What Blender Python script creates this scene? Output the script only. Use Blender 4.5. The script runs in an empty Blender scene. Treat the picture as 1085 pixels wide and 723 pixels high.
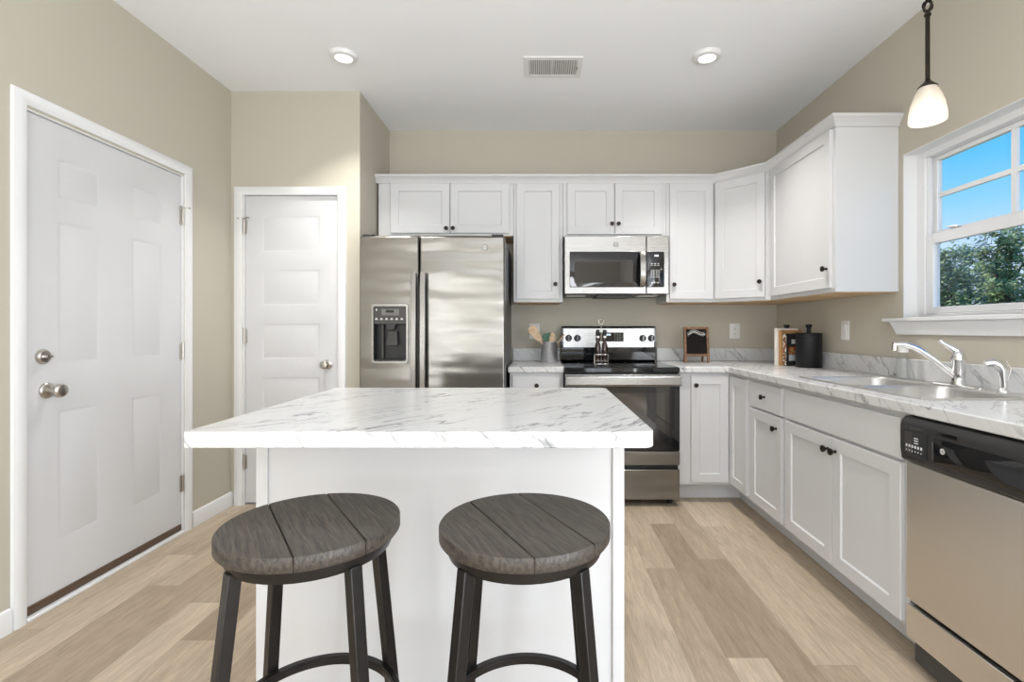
import bpy, bmesh, math, random
from mathutils import Vector, Matrix
random.seed(7)
PI = math.pi
SC = bpy.context.scene
COL = SC.collection

# ------------------------------------------------------------------ camera, world, light, exposure
H = 1.165                     # eye height
FPX = 530.0                   # focal length in pixels of the 1085-wide frame
cam_d = bpy.data.cameras.new('camera')
cam_d.sensor_fit = 'HORIZONTAL'
cam_d.sensor_width = 36.0
cam_d.lens = FPX / 1085.0 * 36.0
cam_d.shift_x = (542.5 - 571.0) / 1085.0
cam_d.shift_y = -(361.5 - 349.0) / 1085.0
cam_d.clip_start = 0.02
cam_d.clip_end = 300
cam = bpy.data.objects.new('camera', cam_d)
cam.location = (0, 0, H)
cam.rotation_euler = (PI / 2, 0, 0)
COL.objects.link(cam)
SC.camera = cam

vs = SC.view_settings
SC.display_settings.display_device = 'sRGB'
vs.view_transform = 'Standard'
vs.look = 'None'
vs.gamma = 1.0
vs.use_curve_mapping = False
vs.exposure = 0.2


def lin(r, g, b):
    def f(c):
        c /= 255.0
        return c / 12.92 if c <= 0.04045 else ((c + 0.055) / 1.055) ** 2.4
    return (f(r), f(g), f(b), 1.0)


world = bpy.data.worlds.new('world')
SC.world = world
world.use_nodes = True
wn = world.node_tree
wn.nodes.clear()
w_out = wn.nodes.new('ShaderNodeOutputWorld')
w_bg = wn.nodes.new('ShaderNodeBackground')
w_tc = wn.nodes.new('ShaderNodeTexCoord')
w_sep = wn.nodes.new('ShaderNodeSeparateXYZ')
w_rmp = wn.nodes.new('ShaderNodeValToRGB')
wn.links.new(w_tc.outputs['Generated'], w_sep.inputs[0])
wn.links.new(w_sep.outputs['Z'], w_rmp.inputs['Fac'])
wn.links.new(w_rmp.outputs['Color'], w_bg.inputs['Color'])
wn.links.new(w_bg.outputs[0], w_out.inputs['Surface'])
er = w_rmp.color_ramp.elements
er[0].position = 0.0
er[0].color = lin(214, 232, 250)
er[1].position = 1.0
er[1].color = lin(40, 120, 225)
for p_, c_ in ((0.12, lin(196, 222, 252)), (0.19, lin(138, 205, 252)), (0.26, lin(92, 190, 250)), (0.5, lin(70, 160, 240))):
    e = er.new(p_)
    e.color = c_
w_bg.inputs['Strength'].default_value = 1.0


def area_light(name, loc, rot, sx, sy, power, col=(1, 1, 1)):
    d = bpy.data.lights.new(name, 'AREA')
    d.shape = 'RECTANGLE'
    d.size = sx
    d.size_y = sy
    d.energy = power
    d.color = col
    o = bpy.data.objects.new(name, d)
    o.location = loc
    o.rotation_euler = rot
    COL.objects.link(o)
    return o


sun_d = bpy.data.lights.new('sun', 'SUN')
sun_d.energy = 3.2
sun_d.angle = 0.01
sun_d.color = (1.0, 0.95, 0.86)
sun = bpy.data.objects.new('sun', sun_d)
sun.rotation_euler = (math.radians(-22), math.radians(-38), 0)
COL.objects.link(sun)

# added fill lights, set in made-up windows behind the camera
FILL_TINT = (0.935, 0.975, 1.035)
YR = -4.6
SW0, SW1, SWZ0, SWZ1 = -2.2, 0.1, 0.12, 2.18      # the added side windows' openings: Y range, Z range
RW0, RW1 = -0.55, 1.35                             # the added rear window's X range
area_light('added_rear_fill', ((RW0 + RW1) / 2, YR + 0.02, 1.15), (PI / 2, 0, 0), 1.8, 1.9, 30, FILL_TINT)
LW0, LW1 = -4.4, -3.0                               # the added left window's Y range
area_light('added_left_fill', (-2.02, (LW0 + LW1) / 2, 1.15), (PI / 2, 0, -PI / 2), 1.3, 1.9, 105, FILL_TINT)
area_light('added_right_fill', (1.87, (SW0 + SW1) / 2, 1.15), (PI / 2, 0, PI / 2), 2.1, 1.9, 105, FILL_TINT)
# unseen area light facing up behind the camera, added to brighten the ceiling
area_light('added_uplight', (0.0, -1.6, 0.9), (PI, 0, 0), 2.0, 1.6, 92, (0.935, 0.975, 1.035))

# ------------------------------------------------------------------ helpers
def nodes_of(name):
    m = bpy.data.materials.new(name)
    m.use_nodes = True
    nt = m.node_tree
    b = nt.nodes['Principled BSDF']
    return m, nt, b


def mat(name, col, rough=0.5, metal=0.0, bump=0.0, bscale=200.0, spec=None, vary=0.0, vscale=6.0, coat=0.0, stretch=None):
    """a procedural material: base colour with slight noise in tone, fine noise bump"""
    m, nt, b = nodes_of(name)
    b.inputs['Base Color'].default_value = col
    b.inputs['Roughness'].default_value = rough
    b.inputs['Metallic'].default_value = metal
    if spec is not None:
        b.inputs['Specular IOR Level'].default_value = spec
    if coat:
        b.inputs['Coat Weight'].default_value = coat
        b.inputs['Coat Roughness'].default_value = 0.08
    tc = nt.nodes.new('ShaderNodeTexCoord')
    src = tc.outputs['Object']
    if stretch:
        mp = nt.nodes.new('ShaderNodeMapping')
        mp.inputs['Scale'].default_value = stretch
        nt.links.new(src, mp.inputs['Vector'])
        src = mp.outputs['Vector']
    if vary:
        n = nt.nodes.new('ShaderNodeTexNoise')
        n.inputs['Scale'].default_value = vscale
        n.inputs['Detail'].default_value = 4
        nt.links.new(src, n.inputs['Vector'])
        mx = nt.nodes.new('ShaderNodeMix')
        mx.data_type = 'RGBA'
        mx.inputs['A'].default_value = tuple(c * (1 - vary) for c in col[:3]) + (1,)
        mx.inputs['B'].default_value = tuple(min(1, c * (1 + vary)) for c in col[:3]) + (1,)
        nt.links.new(n.outputs['Fac'], mx.inputs['Factor'])
        nt.links.new(mx.outputs['Result'], b.inputs['Base Color'])
    if bump:
        n2 = nt.nodes.new('ShaderNodeTexNoise')
        n2.inputs['Scale'].default_value = bscale
        n2.inputs['Detail'].default_value = 2
        nt.links.new(src, n2.inputs['Vector'])
        bp = nt.nodes.new('ShaderNodeBump')
        bp.inputs['Strength'].default_value = bump
        bp.inputs['Distance'].default_value = 0.002
        nt.links.new(n2.outputs['Fac'], bp.inputs['Height'])
        nt.links.new(bp.outputs['Normal'], b.inputs['Normal'])
    return m


def steel(name, col, rough, stretch, strength=0.06, wave=0.0):
    """brushed steel: streaks along one axis modulate roughness and a faint bump"""
    m, nt, b = nodes_of(name)
    b.inputs['Base Color'].default_value = col
    b.inputs['Metallic'].default_value = 1.0
    tc = nt.nodes.new('ShaderNodeTexCoord')
    mp = nt.nodes.new('ShaderNodeMapping')
    mp.inputs['Scale'].default_value = stretch
    n = nt.nodes.new('ShaderNodeTexNoise')
    n.inputs['Scale'].default_value = 1.0
    n.inputs['Detail'].default_value = 3
    nt.links.new(tc.outputs['Object'], mp.inputs['Vector'])
    nt.links.new(mp.outputs['Vector'], n.inputs['Vector'])
    mr = nt.nodes.new('ShaderNodeMapRange')
    mr.inputs['To Min'].default_value = rough - 0.06
    mr.inputs['To Max'].default_value = rough + 0.06
    nt.links.new(n.outputs['Fac'], mr.inputs['Value'])
    nt.links.new(mr.outputs['Result'], b.inputs['Roughness'])
    bp = nt.nodes.new('ShaderNodeBump')
    bp.inputs['Strength'].default_value = strength
    bp.inputs['Distance'].default_value = 0.001
    nt.links.new(n.outputs['Fac'], bp.inputs['Height'])
    nt.links.new(bp.outputs['Normal'], b.inputs['Normal'])
    b.inputs['Anisotropic'].default_value = 0.4
    if wave:
        mw = nt.nodes.new('ShaderNodeMapping')
        mw.inputs['Scale'].default_value = (1.2, 1.2, 5.0)
        nw = nt.nodes.new('ShaderNodeTexNoise')
        nw.inputs['Scale'].default_value = 1.6
        nw.inputs['Detail'].default_value = 1
        nt.links.new(tc.outputs['Object'], mw.inputs['Vector'])
        nt.links.new(mw.outputs['Vector'], nw.inputs['Vector'])
        b2 = nt.nodes.new('ShaderNodeBump')
        b2.inputs['Strength'].default_value = 1.0
        b2.inputs['Distance'].default_value = wave
        nt.links.new(nw.outputs['Fac'], b2.inputs['Height'])
        nt.links.new(b2.outputs['Normal'], bp.inputs['Normal'])
    return m


def emit_mat(name, col, strength):
    m, nt, b = nodes_of(name)
    b.inputs['Base Color'].default_value = col
    b.inputs['Emission Color'].default_value = col
    b.inputs['Emission Strength'].default_value = strength
    b.inputs['Roughness'].default_value = 0.5
    return m


def marble(name):
    m, nt, b = nodes_of(name)
    b.inputs['Roughness'].default_value = 0.22
    b.inputs['Specular IOR Level'].default_value = 0.45
    tc = nt.nodes.new('ShaderNodeTexCoord')

    def vein(scale, sx, width, seed, dist):
        rot = nt.nodes.new('ShaderNodeVectorMath')
        rot.operation = 'DOT_PRODUCT'
        rot.inputs[1].default_value = (0.78, -0.62, 0.62)
        nt.links.new(tc.outputs['Object'], rot.inputs[0])
        r2 = nt.nodes.new('ShaderNodeVectorMath')
        r2.operation = 'DOT_PRODUCT'
        r2.inputs[1].default_value = (0.62, 0.78, 0.0)
        nt.links.new(tc.outputs['Object'], r2.inputs[0])
        r3 = nt.nodes.new('ShaderNodeSeparateXYZ')
        nt.links.new(tc.outputs['Object'], r3.inputs[0])
        cm = nt.nodes.new('ShaderNodeCombineXYZ')
        mu = nt.nodes.new('ShaderNodeMath')
        mu.operation = 'MULTIPLY_ADD'
        mu.inputs[1].default_value = sx
        mu.inputs[2].default_value = seed
        nt.links.new(rot.outputs['Value'], mu.inputs[0])
        nt.links.new(mu.outputs[0], cm.inputs[0])
        nt.links.new(r2.outputs['Value'], cm.inputs[1])
        nt.links.new(r3.outputs['Z'], cm.inputs[2])
        n = nt.nodes.new('ShaderNodeTexNoise')
        n.inputs['Scale'].default_value = scale
        n.inputs['Detail'].default_value = 5
        n.inputs['Roughness'].default_value = 0.55
        n.inputs['Distortion'].default_value = dist
        nt.links.new(cm.outputs[0], n.inputs['Vector'])
        s = nt.nodes.new('ShaderNodeMath')
        s.operation = 'SUBTRACT'
        s.inputs[1].default_value = 0.5
        nt.links.new(n.outputs['Fac'], s.inputs[0])
        a = nt.nodes.new('ShaderNodeMath')
        a.operation = 'ABSOLUTE'
        nt.links.new(s.outputs[0], a.inputs[0])
        r = nt.nodes.new('ShaderNodeMapRange')
        r.inputs['From Min'].default_value = 0.0
        r.inputs['From Max'].default_value = width
        r.inputs['To Min'].default_value = 1.0
        r.inputs['To Max'].default_value = 0.0
        nt.links.new(a.outputs[0], r.inputs['Value'])
        # patches where the veins show
        k = nt.nodes.new('ShaderNodeTexNoise')
        k.inputs['Scale'].default_value = 2.6
        k.inputs['Detail'].default_value = 2
        nt.links.new(cm.outputs[0], k.inputs['Vector'])
        kr = nt.nodes.new('ShaderNodeMapRange')
        kr.inputs['From Min'].default_value = 0.40
        kr.inputs['From Max'].default_value = 0.62
        nt.links.new(k.outputs['Fac'], kr.inputs['Value'])
        o = nt.nodes.new('ShaderNodeMath')
        o.operation = 'MULTIPLY'
        nt.links.new(r.outputs['Result'], o.inputs[0])
        nt.links.new(kr.outputs['Result'], o.inputs[1])
        return o.outputs[0], n.outputs['Fac']

    v1, f1 = vein(2.4, 4.2, 0.020, 0.0, 0.35)
    v2, f2 = vein(5.0, 4.5, 0.030, 7.3, 0.2)
    base = nt.nodes.new('ShaderNodeMix')
    base.data_type = 'RGBA'
    base.inputs['A'].default_value = (0.64, 0.64, 0.637, 1)
    base.inputs['B'].default_value = (0.665, 0.665, 0.663, 1)
    mr = nt.nodes.new('ShaderNodeMapRange')
    mr.inputs['From Min'].default_value = 0.25
    mr.inputs['From Max'].default_value = 0.48
    nt.links.new(f2, mr.inputs['Value'])
    nt.links.new(mr.outputs['Result'], base.inputs['Factor'])
    c1 = nt.nodes.new('ShaderNodeMix')
    c1.data_type = 'RGBA'
    c1.inputs['B'].default_value = (0.38, 0.38, 0.38, 1)
    m2 = nt.nodes.new('ShaderNodeMath')
    m2.operation = 'MULTIPLY'
    m2.inputs[1].default_value = 0.55
    nt.links.new(v2, m2.inputs[0])
    nt.links.new(base.outputs['Result'], c1.inputs['A'])
    nt.links.new(m2.outputs[0], c1.inputs['Factor'])
    c2 = nt.nodes.new('ShaderNodeMix')
    c2.data_type = 'RGBA'
    c2.inputs['B'].default_value = (0.12, 0.12, 0.125, 1)
    m3 = nt.nodes.new('ShaderNodeMath')
    m3.operation = 'MULTIPLY'
    m3.inputs[1].default_value = 0.8
    nt.links.new(v1, m3.inputs[0])
    nt.links.new(c1.outputs['Result'], c2.inputs['A'])
    nt.links.new(m3.outputs[0], c2.inputs['Factor'])
    nt.links.new(c2.outputs['Result'], b.inputs['Base Color'])
    return m


def planks(name):
    """light oak vinyl planks running along Y, staggered row by row"""
    m, nt, b = nodes_of(name)
    b.inputs['Roughness'].default_value = 0.42
    b.inputs['Specular IOR Level'].default_value = 0.4
    N, L = nt.nodes.new, nt.links.new
    tc = N('ShaderNodeTexCoord')
    sp = N('ShaderNodeSeparateXYZ')
    L(tc.outputs['Object'], sp.inputs[0])

    def mth(op, a, bv=None, c=None):
        n = N('ShaderNodeMath')
        n.operation = op
        for i, v in enumerate((a, bv, c)):
            if v is None:
                continue
            if isinstance(v, (int, float)):
                n.inputs[i].default_value = v
            else:
                L(v, n.inputs[i])
        return n.outputs[0]
    W, LEN = 0.1435, 1.22
    xr = mth('DIVIDE', mth('ADD', sp.outputs['X'], 0.052), W)
    row = mth('FLOOR', xr)
    wn1 = N('ShaderNodeTexWhiteNoise')
    wn1.noise_dimensions = '1D'
    L(row, wn1.inputs['W'])
    yy = mth('ADD', mth('DIVIDE', sp.outputs['Y'], LEN), wn1.outputs['Value'])
    brd = mth('FLOOR', yy)
    cm = N('ShaderNodeCombineXYZ')
    L(row, cm.inputs[0])
    L(brd, cm.inputs[1])
    wn2 = N('ShaderNodeTexWhiteNoise')
    wn2.noise_dimensions = '3D'
    L(cm.outputs[0], wn2.inputs['Vector'])
    # grain, shifted board by board
    g = N('ShaderNodeCombineXYZ')
    L(mth('MULTIPLY', sp.outputs['X'], 34.0), g.inputs[0])
    L(mth('MULTIPLY_ADD', sp.outputs['Y'], 3.6, mth('MULTIPLY', wn2.outputs['Value'], 40.0)), g.inputs[1])
    L(mth('MULTIPLY', wn2.outputs['Value'], 17.0), g.inputs[2])
    n1 = N('ShaderNodeTexNoise')
    n1.inputs['Scale'].default_value = 1.0
    n1.inputs['Detail'].default_value = 6
    n1.inputs['Roughness'].default_value = 0.62
    n1.inputs['Distortion'].default_value = 1.1
    L(g.outputs[0], n1.inputs['Vector'])
    g2 = N('ShaderNodeCombineXYZ')
    L(mth('MULTIPLY', sp.outputs['X'], 260.0), g2.inputs[0])
    L(mth('MULTIPLY', sp.outputs['Y'], 14.0), g2.inputs[1])
    L(mth('MULTIPLY', wn2.outputs['Value'], 9.0), g2.inputs[2])
    n2 = N('ShaderNodeTexNoise')
    n2.inputs['Scale'].default_value = 1.0
    n2.inputs['Detail'].default_value = 3
    L(g2.outputs[0], n2.inputs['Vector'])
    r = N('ShaderNodeValToRGB')
    e = r.color_ramp.elements
    e[0].position = 0.0
    e[0].color = lin(154, 136, 115)
    e[1].position = 1.0
    e[1].color = lin(203, 187, 166)
    for p, c in ((0.35, lin(174, 157, 135)), (0.7, lin(186, 169, 147))):
        x = e.new(p)
        x.color = c
    L(wn2.outputs['Value'], r.inputs['Fac'])
    rg = N('ShaderNodeMapRange')
    rg.inputs['From Min'].default_value = 0.33
    rg.inputs['From Max'].default_value = 0.66
    rg.inputs['To Min'].default_value = 0.80
    rg.inputs['To Max'].default_value = 1.08
    L(n1.outputs['Fac'], rg.inputs['Value'])
    rg2 = N('ShaderNodeMapRange')
    rg2.inputs['From Min'].default_value = 0.3
    rg2.inputs['From Max'].default_value = 0.7
    rg2.inputs['To Min'].default_value = 0.86
    rg2.inputs['To Max'].default_value = 1.09
    L(n2.outputs['Fac'], rg2.inputs['Value'])
    # seams between boards
    fx = mth('FRACT', xr)
    fy = mth('FRACT', yy)
    ex = mth('MINIMUM', fx, mth('SUBTRACT', 1.0, fx))
    ey = mth('MINIMUM', fy, mth('SUBTRACT', 1.0, fy))
    sx = mth('LESS_THAN', ex, 0.006)
    sy = mth('LESS_THAN', ey, 0.0008)
    seam = mth('MAXIMUM', sx, sy)
    k = mth('MULTIPLY', mth('MULTIPLY', rg.outputs['Result'], rg2.outputs['Result']), mth('SUBTRACT', 1.0, mth('MULTIPLY', seam, 0.28)))
    mul = N('ShaderNodeVectorMath')
    mul.operation = 'SCALE'
    L(r.outputs['Color'], mul.inputs[0])
    L(k, mul.inputs['Scale'])
    L(mul.outputs[0], b.inputs['Base Color'])
    bp = N('ShaderNodeBump')
    bp.inputs['Strength'].default_value = 0.08
    bp.inputs['Distance'].default_value = 0.001
    L(n2.outputs['Fac'], bp.inputs['Height'])
    L(bp.outputs['Normal'], b.inputs['Normal'])
    return m


def wood(name, c0, c1, rough, stretch, seed=0.0, rot=0.0):
    m, nt, b = nodes_of(name)
    b.inputs['Roughness'].default_value = rough
    N, L = nt.nodes.new, nt.links.new
    tc = N('ShaderNodeTexCoord')
    mp = N('ShaderNodeMapping')
    mp.inputs['Scale'].default_value = stretch
    mp.inputs['Location'].default_value = (seed, seed, seed)
    pre = N('ShaderNodeMapping')
    pre.inputs['Rotation'].default_value = (0, 0, rot)
    L(tc.outputs['Object'], pre.inputs['Vector'])
    L(pre.outputs['Vector'], mp.inputs['Vector'])
    n = N('ShaderNodeTexNoise')
    n.inputs['Scale'].default_value = 1.0
    n.inputs['Detail'].default_value = 7
    n.inputs['Roughness'].default_value = 0.66
    n.inputs['Distortion'].default_value = 0.5
    L(mp.outputs['Vector'], n.inputs['Vector'])
    r = N('ShaderNodeValToRGB')
    r.color_ramp.elements[0].position = 0.33
    r.color_ramp.elements[0].color = c0
    r.color_ramp.elements[1].position = 0.68
    r.color_ramp.elements[1].color = c1
    L(n.outputs['Fac'], r.inputs['Fac'])
    L(r.outputs['Color'], b.inputs['Base Color'])
    bp = N('ShaderNodeBump')
    bp.inputs['Strength'].default_value = 0.25
    bp.inputs['Distance'].default_value = 0.001
    L(n.outputs['Fac'], bp.inputs['Height'])
    L(bp.outputs['Normal'], b.inputs['Normal'])
    return m


def glass_mat(name, col=(1, 1, 1, 1), ior=1.35):
    """thin clear pane: transparent with a fresnel reflection"""
    m = bpy.data.materials.new(name)
    m.use_nodes = True
    nt = m.node_tree
    nt.nodes.clear()
    o = nt.nodes.new('ShaderNodeOutputMaterial')
    mx = nt.nodes.new('ShaderNodeMixShader')
    t = nt.nodes.new('ShaderNodeBsdfTransparent')
    t.inputs['Color'].default_value = col
    g = nt.nodes.new('ShaderNodeBsdfGlossy')
    g.inputs['Roughness'].default_value = 0.02
    f = nt.nodes.new('ShaderNodeFresnel')
    f.inputs['IOR'].default_value = ior
    ge = nt.nodes.new('ShaderNodeNewGeometry')
    iv = nt.nodes.new('ShaderNodeMath')
    iv.operation = 'MULTIPLY_ADD'
    iv.inputs[1].default_value = -1.0
    iv.inputs[2].default_value = 1.0
    nt.links.new(ge.outputs['Backfacing'], iv.inputs[0])
    mu = nt.nodes.new('ShaderNodeMath')
    mu.operation = 'MULTIPLY'
    nt.links.new(f.outputs[0], mu.inputs[0])
    nt.links.new(iv.outputs[0], mu.inputs[1])
    nt.links.new(mu.outputs[0], mx.inputs['Fac'])
    nt.links.new(t.outputs[0], mx.inputs[1])
    nt.links.new(g.outputs[0], mx.inputs[2])
    nt.links.new(mx.outputs[0], o.inputs['Surface'])
    return m


class MB:
    """collects shapes into one bmesh; T maps the coordinates given to the world"""

    def __init__(self, T=None):
        self.bm = bmesh.new()
        self.T = T or Matrix.Identity(4)

    def v(self, p):
        return self.bm.verts.new(self.T @ Vector(p))

    def f(self, vs_):
        try:
            return self.bm.faces.new(vs_)
        except ValueError:
            return None

    def box(self, x0, x1, y0, y1, z0, z1):
        a = [self.v((x, y, z)) for x in (x0, x1) for y in (y0, y1) for z in (z0, z1)]
        for q in ((0, 1, 3, 2), (4, 6, 7, 5), (0, 4, 5, 1), (2, 3, 7, 6), (0, 2, 6, 4), (1, 5, 7, 3)):
            self.f([a[i] for i in q])
        return self

    def loop(self, pts):
        return [self.v(p) for p in pts]

    def bridge(self, a, b, closed=True):
        n = len(a)
        for i in range(n if closed else n - 1):
            j = (i + 1) % n
            self.f((a[i], a[j], b[j], b[i]))

    def loft(self, loops, cap0=True, cap1=True):
        ls = [self.loop(l) for l in loops]
        for a, b in zip(ls, ls[1:]):
            self.bridge(a, b)
        if cap0:
            self.f(ls[0][::-1])
        if cap1:
            self.f(ls[-1])
        return self

    def prism(self, poly, z0, z1):
        return self.loft([[(x, y, z0) for x, y in poly], [(x, y, z1) for x, y in poly]])

    def lathe(self, c, prof, n=24, axis=(0, 0, 1), cap0=True, cap1=True):
        ax = Vector(axis).normalized()
        u = ax.orthogonal().normalized()
        w = ax.cross(u)
        c = Vector(c)
        loops = []
        for r, h in prof:
            r = max(r, 1e-4)
            loops.append([c + ax * h + (u * math.cos(2 * PI * i / n) + w * math.sin(2 * PI * i / n)) * r for i in range(n)])
        return self.loft(loops, cap0, cap1)

    def tube(self, path, r, n=10, cap=True):
        P = [Vector(p) for p in path]
        rs = r if isinstance(r, (list, tuple)) else [r] * len(P)
        t0 = (P[1] - P[0]).normalized()
        u = t0.orthogonal().normalized()
        loops = []
        for i, p in enumerate(P):
            if i == 0:
                t = t0
            elif i == len(P) - 1:
                t = (P[i] - P[i - 1]).normalized()
            else:
                t = ((P[i + 1] - P[i]).normalized() + (P[i] - P[i - 1]).normalized()).normalized()
            u = (u - t * u.dot(t)).normalized()
            w = t.cross(u)
            loops.append([p + (u * math.cos(2 * PI * k / n) + w * math.sin(2 * PI * k / n)) * rs[i] for k in range(n)])
        return self.loft(loops, cap, cap)

    def ring_tube(self, c, R, r, n=48, m=8, axis=(0, 0, 1)):
        ax = Vector(axis).normalized()
        u = ax.orthogonal().normalized()
        w = ax.cross(u)
        c = Vector(c)
        ls = []
        for i in range(n):
            a = 2 * PI * i / n
            d = u * math.cos(a) + w * math.sin(a)
            ls.append(self.loop([c + d * (R + r * math.cos(2 * PI * k / m)) + ax * (r * math.sin(2 * PI * k / m)) for k in range(m)]))
        for i in range(n):
            self.bridge(ls[i], ls[(i + 1) % n])
        return self

    def sweep(self, path, prof, mp, closed=False):
        """sweep a closed profile [(offset to the right of the path, height)] along a 2-D polyline with mitred corners"""
        P = [Vector(p) for p in path]
        n = len(P)
        loops = []
        for i in range(n):
            d0 = (P[i] - P[i - 1]).normalized() if i > 0 else None
            d1 = (P[i + 1] - P[i]).normalized() if i < n - 1 else None
            if d0 is None:
                d0 = d1
            if d1 is None:
                d1 = d0
            n0 = Vector((d0.y, -d0.x))
            n1 = Vector((d1.y, -d1.x))
            mm = (n0 + n1).normalized()
            s = 1.0 / max(0.2, mm.dot(n0))
            loops.append([mp(P[i].x + mm.x * o * s, P[i].y + mm.y * o * s, h) for o, h in prof])
        return self.loft(loops)

    def build(self, name, material, parent=None, bevel=0.0, seg=2, angle=35.0, smooth=True):
        bm = self.bm
        bmesh.ops.recalc_face_normals(bm, faces=bm.faces[:])
        if parent is not None:
            off = origin_of(parent)
            bmesh.ops.translate(bm, verts=bm.verts[:], vec=-off)
        me = bpy.data.meshes.new(name)
        bm.to_mesh(me)
        bm.free()
        me.materials.append(material)
        if smooth:
            for p in me.polygons:
                p.use_smooth = True
            me.set_sharp_from_angle(angle=math.radians(angle))
        o = bpy.data.objects.new(name, me)
        COL.objects.link(o)
        if parent is not None:
            o.parent = parent
        if bevel:
            b = o.modifiers.new('bevel', 'BEVEL')
            b.width = bevel
            b.segments = seg
            b.limit_method = 'ANGLE'
            b.angle_limit = math.radians(40)
        return o


def origin_of(o):
    v = Vector((0, 0, 0))
    while o is not None:
        v = v + o.location
        o = o.parent
    return v


def tag(o, label, cat, group=None, kind=None):
    o['label'] = label
    o['category'] = cat
    if group:
        o['group'] = group
    if kind:
        o['kind'] = kind
    return o


def thing(name, label, cat, loc=(0, 0, 0), group=None):
    o = bpy.data.objects.new(name, None)
    o.empty_display_size = 0.05
    COL.objects.link(o)
    o.location = loc
    return tag(o, label, cat, group)


def struct(o, label=None, cat=None):
    o['kind'] = 'structure'
    if label:
        o['label'] = label
    if cat:
        o['category'] = cat
    return o


def frame(o, U, N):
    """local x along U, y along N (outward), z up"""
    U = Vector(U).normalized()
    N = Vector(N).normalized()
    Z = Vector((0, 0, 1))
    M = Matrix.Identity(4)
    for i in range(3):
        M[i][0] = U[i]
        M[i][1] = N[i]
        M[i][2] = Z[i]
        M[i][3] = o[i]
    return M


def text_mesh(name, s, size, T, material, parent, depth=0.0004):
    cu = bpy.data.curves.new(name, 'FONT')
    cu.body = s
    cu.size = size
    cu.align_x = 'CENTER'
    cu.align_y = 'CENTER'
    cu.extrude = depth
    tmp = bpy.data.objects.new(name, cu)
    COL.objects.link(tmp)
    dg = bpy.context.evaluated_depsgraph_get()
    me = bpy.data.meshes.new_from_object(tmp.evaluated_get(dg))
    COL.objects.unlink(tmp)
    bpy.data.objects.remove(tmp)
    # text x -> local x, text y -> local z, text z -> local y
    R = Matrix(((1, 0, 0, 0), (0, 0, 1, 0), (0, 1, 0, 0), (0, 0, 0, 1)))
    me.transform(Matrix.Translation(-origin_of(parent)) @ T @ R)
    me.materials.clear()
    me.materials.append(material)
    o = bpy.data.objects.new(name, me)
    COL.objects.link(o)
    o.parent = parent
    return o


def rrect(x0, x1, y0, y1, r, k=6, rl=None):
    """rounded rectangle, counter-clockwise"""
    pts = []
    q = r if rl is None else rl
    for cx, cy, a0, r_ in ((x1 - r, y1 - r, 0, r), (x0 + q, y1 - q, 90, q), (x0 + q, y0 + q, 180, q), (x1 - r, y0 + r, 270, r)):
        for i in range(k + 1):
            a = math.radians(a0 + 90.0 * i / k)
            pts.append((cx + r_ * math.cos(a), cy + r_ * math.sin(a)))
    return pts


# ------------------------------------------------------------------ materials
M_wall = mat('greige_wall_paint', lin(190, 184, 169), 0.7, bump=0.15, bscale=350, vary=0.012, vscale=3)
M_ceil = mat('white_ceiling_paint', (0.91, 0.925, 0.945, 1), 0.8, bump=0.2, bscale=300, vary=0.01)
M_trim = mat('white_trim_paint', (0.78, 0.78, 0.78, 1), 0.38, vary=0.008, vscale=4)
M_cab = mat('white_cabinet_paint', (0.63, 0.63, 0.633, 1), 0.38, vary=0.008, vscale=5)
M_door = mat('white_door_paint', (0.645, 0.645, 0.65, 1), 0.42, vary=0.01, vscale=4)
M_floor = planks('light_oak_planks')
M_marble = marble('white_marble_laminate')
M_birch = wood('raw_birch_ply', lin(196, 160, 116), lin(222, 190, 148), 0.5, (4, 30, 4))
M_toe = mat('white_toe_kick', (0.63, 0.63, 0.633, 1), 0.45, vary=0.02)
M_steel = steel('brushed_stainless_steel', (0.235, 0.226, 0.21, 1), 0.22, (3, 3, 260), wave=0.012)
M_steel_dw = steel('satin_stainless_steel', (0.82, 0.79, 0.74, 1), 0.38, (3, 3, 260))
M_steel_h = steel('brushed_stainless_handle', (0.27, 0.26, 0.245, 1), 0.26, (160, 160, 3))
M_steel_l = steel('light_stainless_steel', (0.34, 0.333, 0.32, 1), 0.26, (3, 3, 260))
M_sink = steel('sink_stainless_steel', (0.64, 0.63, 0.62, 1), 0.40, (4, 220, 4))
M_chrome = mat('polished_chrome', (0.82, 0.82, 0.82, 1), 0.06, 1.0, vary=0.01)
M_nickel = mat('satin_nickel', (0.52, 0.49, 0.45, 1), 0.28, 1.0, vary=0.02)
M_bronze = mat('dark_bronze', lin(46, 38, 34), 0.35, 0.7, vary=0.08, vscale=40)
M_black = mat('black_plastic', (0.012, 0.012, 0.013, 1), 0.38, vary=0.05)
M_blackgl = mat('black_glass', (0.010, 0.010, 0.011, 1), 0.05, spec=0.6, vary=0.02)
M_window = mat('dark_oven_window', (0.016, 0.016, 0.0165, 1), 0.04, spec=0.8, vary=0.02)
M_graypl = mat('grey_plastic', (0.05, 0.048, 0.045, 1), 0.4, vary=0.04)
M_darkgr = mat('charcoal_appliance_side', (0.05, 0.05, 0.05, 1), 0.4, bump=0.2, vary=0.03)
M_vinyl = mat('white_window_vinyl', (0.78, 0.78, 0.785, 1), 0.3, vary=0.006)
M_glass = glass_mat('window_glass')
M_clear = glass_mat('clear_bottle_glass', (0.955, 0.965, 0.965, 1), 1.6)
M_white = mat('white_plastic', (0.80, 0.79, 0.77, 1), 0.35, vary=0.01)
M_mark = mat('pale_print', (0.75, 0.75, 0.76, 1), 0.5, vary=0.05)
M_led = emit_mat('lit_display_digits', (0.75, 0.9, 1.0, 1), 0.9)
M_lamp = emit_mat('lit_ceiling_lens', (1.0, 0.96, 0.9, 1), 2.2)
M_sweep = mat('brown_door_sweep', lin(88, 68, 54), 0.45, vary=0.12, vscale=30)
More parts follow.
